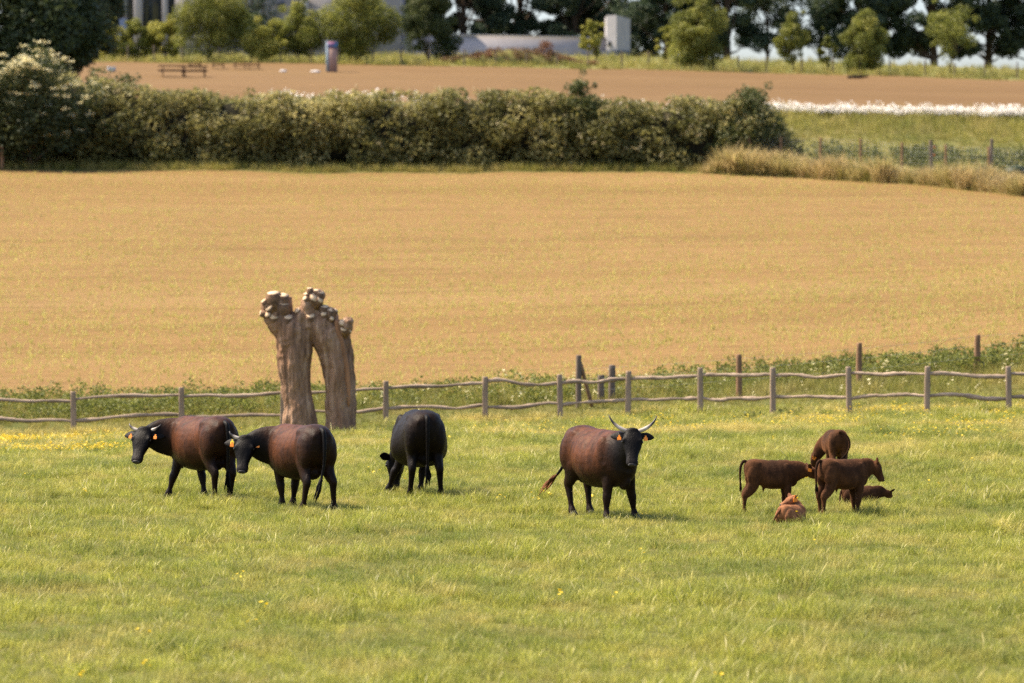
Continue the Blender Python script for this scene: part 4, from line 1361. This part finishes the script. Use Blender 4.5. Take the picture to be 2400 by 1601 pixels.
def cattle(name, label, pos, heading, mat, head, face, s=1.0, calf=False, width=1.0, legs=None, neck_up=None, horns=None, tail=None, tags=(),
           lying=False, fur=None, nrm_hint=(0, 0, 1), belly=0.0, group=None, udder=True, ears='side', head_s=1.0, bend=0.0, extra=None, tuft_mat=None, tag_s=1.0, flat=1.0, zwide=0.0):
    """one animal: continuous body skin, with ears, horns, tags, tail, eyes, muzzle and hooves as parts.
    local +X is forward; head: position of the poll, face: direction poll -> muzzle (both local, metres before scaling by s)"""
    g = np.random.default_rng(abs(hash(label)) % 1000 if False else sum(map(ord, label)) % 1000)
    root = empty(name, label, 'cow' if not calf else 'calf', pos, heading, group)
    mb = MB()
    T = TORSO.copy()
    T[:, 3] *= width
    T[3:10, 4] += zwide
    if belly: 
        wgt = np.exp(-((T[:, 0] - .0) / .42) ** 2); T[:, 3] += belly * wgt; T[:, 2] -= belly * .35 * wgt
    if calf:
        T[:, 2] = T[:, 1] - (T[:, 1] - T[:, 2]) * .84
        T[:, 4] = T[:, 1] - (T[:, 1] - T[:, 4]) * .9
        T[:, 3] *= .92
    xs = .74 if calf else 1.0
    zoff = 0.0
    if lying:
        zoff = -(T[5, 2] - .02); T[:, 1] += zoff; T[:, 2] += zoff; T[:, 4] += zoff
        T[:, 2] = np.maximum(T[:, 2], .02); T[:, [1, 2, 4]] *= flat; zoff -= .06 if flat < 1 else 0
    P = cr(T, 4)
    n = 28
    th = np.linspace(0, 2 * np.pi, n, endpoint=False)
    rings = []
    for x, zt, zb, w, zw, e, eu in P:
        c, sn = np.cos(th), np.sin(th)
        y = w * np.sign(c) * np.where(sn > 0, np.abs(c) ** (2 / eu), np.abs(c) ** (2 / e))
        z = np.where(sn > 0, zw + (zt - zw) * np.abs(sn) ** (2 / eu), zw - (zw - zb) * np.abs(sn) ** (2 / e))
        yo = bend * (x * x if x > 0 else 0)
        rings.append(np.stack([np.full(n, x), y + yo, z], -1))
    mb.rings(rings)
    hs = head_s
    # hook and pin bones, shoulder, thigh
    for sy in (-1, 1):
        yw = width * (.86 if calf else 1)
        mb.ell([-.41, sy * .19 * yw, 1.225 + zoff], [.16, .075, .085]); mb.limb([[-.40, sy * .18 * yw, 1.22 + zoff], [-.60, sy * .145 * yw, 1.22 + zoff], [-.76, sy * .10 * yw, 1.17 + zoff]], [.05, .055, .05], [.05, .055, .05], hint=(0, 0, 1), n=10, sub=3); mb.limb([[-.40, sy * .18 * yw, 1.22 + zoff], [-.36, 0, 1.30 + zoff], [-.40, -sy * .18 * yw, 1.22 + zoff]], .05, .05, hint=(1, 0, 0), n=10, sub=3)
        mb.ell([-.75, sy * .115 * yw, 1.18 + zoff], [.08, .06, .07])
        mb.ell([.56, sy * .225 * yw, .96 + zoff], [.15, .10, .30]); mb.limb([[.62, sy * .10 * yw, 1.27 + zoff], [.58, sy * .22 * yw, 1.05 + zoff], [.66, sy * .235 * yw, .80 + zoff]], [.06, .07, .09], [.05, .055, .06], hint=(1, 0, 0), n=10, sub=3)
        if not lying: mb.ell([-.57, sy * .20 * yw, .94], [.22, .125, .30])
        else: mb.ell([-.46, sy * .24 * yw, .36], [.34, .14, .30])
    # dewlap / brisket
    if not calf: mb.ell([.80, bend * .6, .60], [.17, .07, .15])
    if udder and not calf and not lying: mb.ell([-.42, 0, .60], [.17, .13, .12])
    # neck
    dew = not calf and not lying
    hp_true = np.array(head, float); fd = nrm(face)
    hp = hp_true / np.array([xs, 1, 1])
    hn = np.array(nrm_hint, float); hn = nrm(hn - np.dot(hn, fd) * fd)
    side = np.cross(hn, fd)                                # the animal's left
    z1 = (.955 if not calf else 1.02) + zoff
    root_n = np.array([.62, bend * .38, z1])
    jaw = hp + fd * .08 * hs - hn * .045 * hs
    mid = root_n * .42 + jaw * .58 + np.array([.05, 0, (.03 if hp[2] > .9 else .08)])
    if neck_up is not None: mid = mid + np.array(neck_up)
    k_ = .86 if calf else 1.0
    mb.limb([root_n, root_n * .6 + mid * .4 + [.03, 0, 0], mid, jaw], np.array([.30, .32, .265, .15]) * k_, np.array([.21, .185, .145, .115]) * k_, hint=(0, 0, 1) if abs(nrm(jaw - root_n)[2]) < .85 else (1, 0, 0), n=20, sub=5)
    if dew: mb.limb([jaw - hn * .10 + [0, 0, -.03], mid + [.0, 0, -.24], root_n + [.14, 0, -.30], root_n + [.16, 0, -.42]], [.06, .09, .12, .08], [.035, .04, .05, .04], hint=(1, 0, .4), n=12, sub=4)
    hp = hp_true
    # head
    h_first = len(mb.V)
    hr = []
    n2 = 22; th2 = np.linspace(0, 2 * np.pi, n2, endpoint=False)
    for t, w, a, b in cr(HEAD, 3) * hs * (np.array([.86, 1.15, 1.12, 1.28]) if calf else 1.0):
        c, sn = np.cos(th2), np.sin(th2)
        e = 2.4
        yy = w * np.sign(c) * np.abs(c) ** (2 / e); zz = np.where(sn > 0, a, b) * np.sign(sn) * np.abs(sn) ** (2 / e)
        yy = yy * np.where(zz < -.4 * b, .72, 1.0)
        hr.append(hp + fd * t + side[None] * yy[:, None] + hn[None] * zz[:, None])
    mb.rings(np.array(hr))
    for sg in (-1, 1):
        mb.ell(hp + fd * .165 * hs + side * sg * .128 * hs + hn * .05 * hs, np.array([.05, .03, .035]) * hs, rot=np.stack([fd, side, hn], 1))
    mb.ell(hp + fd * .0 + hn * .05 * hs, np.array([.05, .10, .045]) * hs, rot=np.stack([fd, side, hn], 1))
    head_ids = set(range(h_first, len(mb.V)))
    # legs: name -> foot offset from the default stance
    feet = []
    L = dict(fl=(0, 0), fr=(0, 0), rl=(0, 0), rr=(0, 0)); L.update(legs or {})
    if not lying:
        lk = 1.38 if calf else 1.14
        lq = np.array([1, 1.0, 1 + (lk - 1) * .6, lk, lk, lk, lk, lk])
        for key, sy in (('fl', 1), ('fr', -1)):
            dx, dy = L[key]; y0 = sy * .165 * width * (.9 if calf else 1)
            pts = [[.60, y0 * 1.1, .86], [.60 + dx * .15, y0 + dy * .1, .66], [.605 + dx * .45, y0 + dy * .4, .41], [.60 + dx * .6, y0 + dy * .6, .34], [.60 + dx * .85, y0 + dy * .85, .16], [.61 + dx * .95, y0 + dy * .95, .085], [.64 + dx, y0 + dy, .0]]
            mb.limb(pts, np.array([.11, .125, .070, .068, .040, .057, .066]) * lq[1:], np.array([.07, .078, .060, .060, .036, .051, .06]) * lq[1:], hint=(1, 0, 0), n=14, sub=4)
            feet.append((pts[-1], pts[-2]))
        for key, sy in (('rl', 1), ('rr', -1)):
            dx, dy = L[key]; y0 = sy * .175 * width * (.9 if calf else 1)
            pts = [[-.50, y0 * 1.0, 1.02], [-.50 + dx * .1, y0 * 1.05, .80], [-.60 + dx * .35, y0 + dy * .3, .59], [-.715 + dx * .55, y0 + dy * .5, .47], [-.70 + dx * .65, y0 + dy * .6, .38], [-.675 + dx * .85, y0 + dy * .85, .17], [-.655 + dx * .95, y0 + dy * .95, .085], [-.62 + dx, y0 + dy, .0]]
            mb.limb(pts, np.array([.17, .215, .130, .084, .060, .042, .058, .068]) * lq, np.array([.08, .115, .075, .056, .048, .037, .051, .06]) * lq, hint=(1, 0, 0), n=14, sub=4)
            feet.append((pts[-1], pts[-2]))
    else:
        for sy in (-1, 1):                                  # folded legs
            mb.limb([[.62, sy * .16, .30], [.92, sy * .20, .12], [.98, sy * .20, .07], [.70, sy * .22, .06], [.55, sy * .22, .05]], [.12, .075, .06, .05, .05], [.09, .065, .055, .045, .045], hint=(0, 0, 1), n=12, sub=4)
            mb.limb([[-.45, sy * .26, .30], [-.12, sy * .36, .16], [-.02, sy * .38, .08], [-.40, sy * .40, .06], [-.62, sy * .38, .05], [-.50, sy * .38, .045]], [.2, .12, .07, .05, .05, .045], [.13, .1, .065, .045, .045, .04], hint=(0, 0, 1), n=12, sub=4)
    if extra is not None: extra(mb)
    vox = .021 if not calf else .021
    if calf:
        for i in range(len(mb.V)):
            if i not in head_ids: mb.V[i] = mb.V[i] * np.array([xs, 1, 1])
    me = remesh(mb.mesh('body_pieces'), vox, 5, 'cattle_body')
    V = verts_of(me).astype(float)
    nv = np.empty(len(V) * 3, dtype=np.float32); me.vertices.foreach_get('normal', nv); nv = nv.reshape(-1, 3)
    trunk_w = sstep(.35, .6, V[:, 2] - zoff) * sstep(.5, .8, np.linalg.norm(V - hp, axis=1))
    V += nv * (trunk_w * (.030 * (fbm(V[:, 0] * 3.2 + V[:, 1] * 2, V[:, 2] * 2.6, 3, 2) - .5) + .010 * np.sin(V[:, 0] * 30 + V[:, 2] * 4) * sstep(-.15, .0, V[:, 0]) * (1 - sstep(.25, .42, V[:, 0])) * sstep(.6, .75, V[:, 2]) * .5))[:, None]
    # coat: brown strength and paler muzzle
    ff = (fur or (lambda x, y, z: 0 * x))(V[:, 0], V[:, 1], V[:, 2] - zoff)
    rel = V - hp
    if not calf: ff = ff * sstep(.22, .72, np.linalg.norm(rel - fd * .2, axis=1))
    hd = rel @ fd / hs
    near_head = (np.linalg.norm(rel, axis=1) < .62 * hs) & (hd > -.05)
    pale = np.where(near_head, sstep(.36, .52, hd) * .30, 0)
    for kx, arr in (('fur', ff), ('pale', pale)):
        a = me.attributes.new(kx, 'FLOAT', 'POINT'); a.data.foreach_set('value', np.clip(arr, 0, 1).astype(np.float32))
    me.vertices.foreach_set('co', (V * s).astype(np.float32).ravel()); me.update()
    obj('body', me, mat, root)

    def part(nm, m, mt, parent=root):
        o = obj(nm, m, mt, parent); return o
    # ears
    eaxis_up = .15 if ears == 'side' else .75
    for sg, tg in ((1, tags[0] if tags else None), (-1, tags[1] if len(tags) > 1 else None)):
        e0 = hp + fd * .055 * hs + side * sg * .105 * hs - hn * .0
        ed = nrm(side * sg * .95 - fd * .08 - hn * .25 + np.array([0, 0, -.06])) if ears == 'side' else nrm(side * sg * .75 - hn * .15 + np.array([0, 0, .62]))
        ln = (.225 if not calf else .27) * hs
        m2 = MB()
        pts = [e0 - ed * .02, e0 + ed * ln * .2, e0 + ed * ln * .5, e0 + ed * ln * .78, e0 + ed * ln]
        wdir = nrm(np.cross(ed, hn))
        m2.limb(pts, np.array([.028, .052, .066, .05, .012]) * hs, np.array([.022, .022, .016, .012, .006]) * hs, hint=tuple(wdir), n=14, sub=4)
        mm = m2.mesh('ear', True)
        VE = verts_of(mm) * s
        mm.vertices.foreach_set('co', VE.astype(np.float32).ravel())
        for kx in ('fur', 'pale'):
            a = mm.attributes.new(kx, 'FLOAT', 'POINT'); a.data.foreach_set('value', np.full(len(VE), .35 if (calf and kx == 'fur') else 0.0, dtype=np.float32))
        mm.update()
        eo = part('ear', mm, mat)
        for tgc, off in ((tg[0], 0.0), (tg[1:], .058)) if tg else ():
            if not tgc: continue
            c = -fd * off * .8 + (e0 + ed * ln * .42 + hn * .03 * hs + fd * .05 * hs) * s
            tx, tz = .030 * tag_s, .038 * tag_s
            outline = [(-.35, 1.2), (.35, 1.2), (.45, .55), (1, .2), (1, -1), (-1, -1), (-1, .2), (-.45, .55)]
            ax, az = (nrm(side * sg), nrm(-fd + np.array([0, 0, .3]))) if not calf else (nrm(fd * [1, 1, .2] + side * sg * .3), np.array([0, 0, 1.0]))
            if calf: c = (e0 + ed * ln * .25) * s + side * sg * .03 * s - np.array([0, 0, .03]) * s
            az = nrm(az - np.dot(az, ax) * ax); an = np.cross(ax, az)
            if np.dot(an, hn if not calf else side * sg) < 0: an = -an
            vv = [c + ax * px * tx + az * pz * tz + an * q * .004 for q in (-1, 1) for px, pz in outline]
            nn = len(outline)
            m3 = bpy.data.meshes.new('ear_tag')
            m3.from_pydata([tuple(v) for v in vv], [], [list(range(nn))[::-1], list(range(nn, 2 * nn))] + [[i, (i + 1) % nn, nn + (i + 1) % nn, nn + i] for i in range(nn)])
            m3.materials.append(M['tag_orange'] if tgc == 'o' else M['tag_yellow'])
            o = obj('ear_tag', m3, None, eo)
    # eyes
    for sg in (-1, 1):
        m2 = MB(); m2.ell((hp + fd * .185 * hs + side * sg * .147 * hs + hn * .035 * hs) * s, np.array([.023, .015, .018]) * hs * s, rot=np.stack([fd, side, hn], 1), n=10, m=7)
        part('eye', m2.mesh('eye', True), M['eye'])
    # muzzle pad with nostrils
    m2 = MB(); m2.ell((hp + fd * (.552 if not calf else .482) * hs + hn * .006 * hs) * s, np.array([.026, .068, .034]) * hs * s, rot=np.stack([fd, side, hn], 1), n=14, m=9)
    mz = part('muzzle', m2.mesh('muzzle', True), M['nose'])
    for sg in (-1, 1):
        m2 = MB(); m2.ell((hp + fd * (.567 if not calf else .497) * hs + side * sg * .042 * hs + hn * .018 * hs) * s, np.array([.012, .016, .010]) * hs * s, rot=np.stack([fd, side, hn], 1), n=8, m=5)
        obj('nostril', m2.mesh('nostril', True), M['eye'], mz)
    # horns
    if horns:
        for sg in (1, -1):
            pth = np.array([hp + (side * sg * a + (-fd) * b + hn * c) * hs for a, b, c in horns])
            rr = (np.array([.033, .030, .025, .018, .011, .004]) if len(pth) > 5 else np.array([.028, .026, .021, .013, .004])) * hs
            m2 = MB(); m2.limb(pth * s, rr * s, rr * s, hint=tuple(hn), n=12, sub=5)
            mm = m2.mesh('horn', True)
            VV = verts_of(mm); d = np.linalg.norm(VV - pth[0] * s, axis=1); d = d / d.max()
            a = mm.attributes.new('tone', 'FLOAT', 'POINT'); a.data.foreach_set('value', d.astype(np.float32))
            part('horn', mm, M['horn'])
    # tail with switch
    tp = np.array(tail if tail is not None else [[-.76, 0, 1.27], [-.86, 0, 1.22], [-.90, 0, 1.0], [-.89, 0, .75], [-.88, 0, .55], [-.88, 0, .45]])
    tp[:, 2] += zoff
    tp = tp * np.array([xs, 1, 1])
    tw = np.linspace(.042, .016, len(tp)) * (1.0 if not calf else 1.05)
    m2 = MB(); m2.limb(tp * s, tw * s, tw * s, hint=(0, 1, .1), n=10, sub=4)
    mm = m2.mesh('tail', True)
    for kx in ('fur', 'pale'):
        a = mm.attributes.new(kx, 'FLOAT', 'POINT'); a.data.foreach_set('value', np.full(len(mm.vertices), .25 if (calf and kx == 'fur') else 0.0, dtype=np.float32))
    to = part('tail', mm, mat)
    dirt = nrm(tp[-1] - tp[-2])
    m2 = MB()
    ls = (.36 if not calf else .2) if not lying else .12
    for q in range(14):
        a0 = tp[-1] - dirt * (.10 * g.random()) + g.normal(0, .010, 3)
        d2 = nrm(dirt + g.normal(0, .10, 3)); l2 = ls * (.5 + .6 * g.random())
        m2.limb(np.array([a0, a0 + d2 * l2 * .5 + g.normal(0, .012, 3), a0 + d2 * l2]) * s, np.array([.013, .014, .002]) * s, np.array([.013, .014, .002]) * s, hint=(.3, 1, .2), n=5, sub=2)
    mm = m2.mesh('switch', True)
    for kx in ('fur', 'pale'):
        VV = verts_of(mm) / s
        a = mm.attributes.new(kx, 'FLOAT', 'POINT')
        v = sstep(.15, .5, np.linalg.norm(VV - tp[-1], axis=1) / ls) * 1.0 if (kx == 'fur' and tuft_mat) else np.zeros(len(VV))
        a.data.foreach_set('value', np.asarray(v, dtype=np.float32))
    obj('switch', mm, tuft_mat or mat, to)
    # hooves
    for f, f2 in feet:
        f, f2 = np.array(f) * [xs, 1, 1], np.array(f2) * [xs, 1, 1]
        m2 = MB(); lk = 1.1 if calf else 1.0
        m2.limb(np.array([f2 * .35 + f * .65 + [0, 0, .02], f * .8 + f2 * .2 + [.01, 0, 0], f + [.02, 0, -.02]]) * s, np.array([.058, .072, .08]) * s * lk, np.array([.054, .066, .072]) * s * lk, n=12, sub=3)
        part('hoof', m2.mesh('hoof', True), M['hoof'])
    return root

def w2l(d, heading):
    """a world direction in the animal's own frame"""
    c, s_ = math.cos(-heading), math.sin(-heading)
    return np.array([d[0] * c - d[1] * s_, d[0] * s_ + d[1] * c, d[2]])

HORN_UP = [(.085, .0, .02), (.165, .03, .035), (.24, .075, .05), (.30, .135, .06), (.338, .20, .065), (.355, .255, .06)]
HORN_SHORT = [(.085, .0, .01), (.14, .012, .02), (.195, .035, .03), (.235, .07, .035), (.25, .11, .035)]

def flank(x, y, z):
    w = .22 * (fbm(x * 3.1, z * 2.3 + y, 17) - .5)
    return sstep(.48, 1.12, z + w) * sstep(-1.05, -.15, x + w) * (1 - sstep(.35, 1.0, x + w)) * 1.05 + .12
def flank_rear(x, y, z):
    w = .22 * (fbm(x * 3.1, z * 2.3 + y, 19) - .5)
    return sstep(.52, 1.15, z + w) * sstep(-.95, .15, x + w) * (1 - sstep(.40, 1.0, x + w)) * 1.1 + .12
def black(x, y, z): return .10 + .25 * sstep(.9, 1.3, z) * sstep(-.2, -.7, x)
def calf_f(x, y, z):
    return .72 - .55 * sstep(.85, 1.2, z) * np.exp(-((x - .1) / .32) ** 2) - .25 * (1 - sstep(.75, .95, z)) * sstep(-.4, .2, x)
def calf_red(x, y, z): return .85 + 0 * x

# 1 far-left cow, looking back over its shoulder
h1 = R(119)
cattle('cow', 'black and brown horned cow furthest to the left, head turned to the camera', at(479, 64.2), h1, M['cow_fur'],
       head=(.86, .68, 1.08), face=w2l((-.16, -.56, -.80), h1), head_s=1.08, nrm_hint=w2l((-.2, -.8, .6), h1), s=1.04, horns=HORN_SHORT, tags=('o', 'o'),
       fur=flank, bend=.10, legs=dict(fl=(.10, .16), fr=(-.18, -.02), rl=(.02, -.06), rr=(-.05, .06)), neck_up=(.02, .02, .0))
# 2 second cow
h2 = R(116)
cattle('cow', 'black and brown cow before the pollard tree, one ear with a yellow tag', at(708, 61.9), h2, M['cow_fur'],
       head=(.86, .62, 1.08), face=w2l((-.06, -.50, -.86), h2), head_s=1.06, nrm_hint=w2l((-.05, -.8, .6), h2), s=1.02, horns=HORN_SHORT, tags=('o', 'oy'),
       fur=flank_rear, bend=.10, legs=dict(fl=(-.06, -.05), fr=(.05, .05), rl=(.08, .06), rr=(-.06, -.06)),
       tail=[[-.76, 0, 1.29], [-.86, 0, 1.24], [-.92, .01, 1.0], [-.92, .02, .78], [-.92, .05, .6], [-.93, .10, .46]])
# 3 grazing cow from behind
h3 = R(99)
cattle('cow', 'round black cow grazing with its rump to the camera', at(984, 65.2), h3, M['cow_black'],
       head=(1.22, .22, .58), face=w2l((-.05, -.12, -.95), h3), nrm_hint=w2l((-.5, .85, -.1), h3), s=1.09, width=1.04, belly=.06, zwide=-.10, horns=None, tags=(),
       fur=black, legs=dict(fl=(.10, .24), fr=(-.1, .10), rl=(.10, .05), rr=(.02, -.06)), neck_up=(.02, .02, .1))
# 4 big horned cow facing the camera
h4 = R(-63)
cattle('cow', 'large horned dark brown cow standing alone facing the camera', at(1404, 60.2), h4, M['cow_fur'],
       head=(1.10, -.03, 1.33), face=w2l((-.03, -.52, -.84), h4), nrm_hint=w2l((0, -.8, .6), h4), s=1.045, horns=HORN_UP, tags=('o', 'o'),
       fur=flank, bend=-.02, belly=.02, width=1.04, legs=dict(fl=(-.02, .12), fr=(.02, -.04), rl=(.02, .0), rr=(.10, .02)), tuft_mat=M['calf_red'],
       tail=[[-.76, 0, 1.29], [-.86, 0, 1.22], [-.93, -.02, 1.0], [-.98, -.06, .78], [-1.06, -.12, .62], [-1.14, -.18, .52]])

# --- calves
CT = [[-.76, 0, 1.29], [-.86, 0, 1.29], [-.95, 0, 1.16], [-.97, 0, .95], [-.96, 0, .78], [-.95, 0, .68]]
def prepuce(mb): mb.limb([[-.14, 0, .74], [-.18, 0, .60], [-.17, 0, .48]], [.10, .055, .015], [.05, .03, .01], n=8, sub=3)
h5 = R(6)
cattle('calf', 'dark brown calf standing side on, its head behind another calf', at(1802, 61.2), h5, M['calf_fur'],
       head=(.97, -.05, 1.12), face=nrm((.86, -.05, -.50)), s=.64, calf=True, tags=(None, 'o'), fur=calf_f, udder=False, ears='up', tail=CT, nrm_hint=(.3, 0, 1),
       legs=dict(fl=(-.05, 0), fr=(.05, 0), rl=(-.12, .03), rr=(-.22, 0)), extra=prepuce)
h6 = R(30)
cattle('calf', 'dark brown calf standing with raised head looking away to the side', at(1972, 60.9), h6, M['calf_fur'],
       head=(.94, -.06, 1.22), face=w2l((.36, -.06, -.82), h6), s=.67, head_s=.98, calf=True, tags=(), fur=calf_f, udder=False, ears='up', tail=CT, nrm_hint=w2l((.8, .2, .4), h6),
       legs=dict(fl=(.05, 0), fr=(-.10, 0), rl=(.05, .04), rr=(-.16, 0)), extra=prepuce)
h7 = R(92)
cattle('calf', 'brown calf further back grazing, only its rump showing above another calf', at(1962, 69.5), h7, M['calf_fur'],
       head=(.82, .50, .62), face=w2l((-.15, .25, -.95), h7), nrm_hint=w2l((-.9, .2, 0), h7), s=.67, calf=True, tags=('o', None), fur=calf_f, udder=False, ears='up',
       tail=[[-.76, 0, 1.29], [-.88, -.06, 1.32], [-.98, -.22, 1.15], [-.99, -.26, .95], [-.97, -.20, .78], [-.94, -.12, .66]], bend=.22, neck_up=(.06, .0, .02))
# lying calf in front, curled up, head raised and turned back to the left
h8 = R(48)
cattle('calf', 'reddish calf lying in the grass in front, head up with a big orange ear tag', at(1856, 59.0, -.05), h8, M['calf_red'],
       head=(.40, .20, .95), face=w2l((-.82, -.30, -.42), h8), s=.45, head_s=1.15, calf=True, tags=('o', None), fur=calf_red, udder=False, ears='up', lying=True, nrm_hint=(0, 0, 1), neck_up=(.12, 0, -.02), tag_s=1.25,
       tail=[[-.76, 0, 1.22], [-.88, .05, 1.1], [-.92, .18, .9], [-.85, .33, .7], [-.7, .42, .58], [-.6, .45, .52]])
h9 = R(6)
cattle('calf', 'dark calf lying flat behind the standing calf, its back to the camera', at(2012, 62.8), h9, M['calf_fur'],
       head=(1.08, .02, .50), face=w2l((.40, .80, -.35), h9), s=.44, calf=True, tags=(), fur=lambda x, y, z: .45 + 0 * x, udder=False, ears='up', lying=True, nrm_hint=(0, 0, 1),
       tail=[[-.76, 0, 1.22], [-.88, -.05, 1.1], [-.95, -.15, .9], [-.98, -.25, .7], [-1.0, -.32, .58], [-1.02, -.36, .52]])
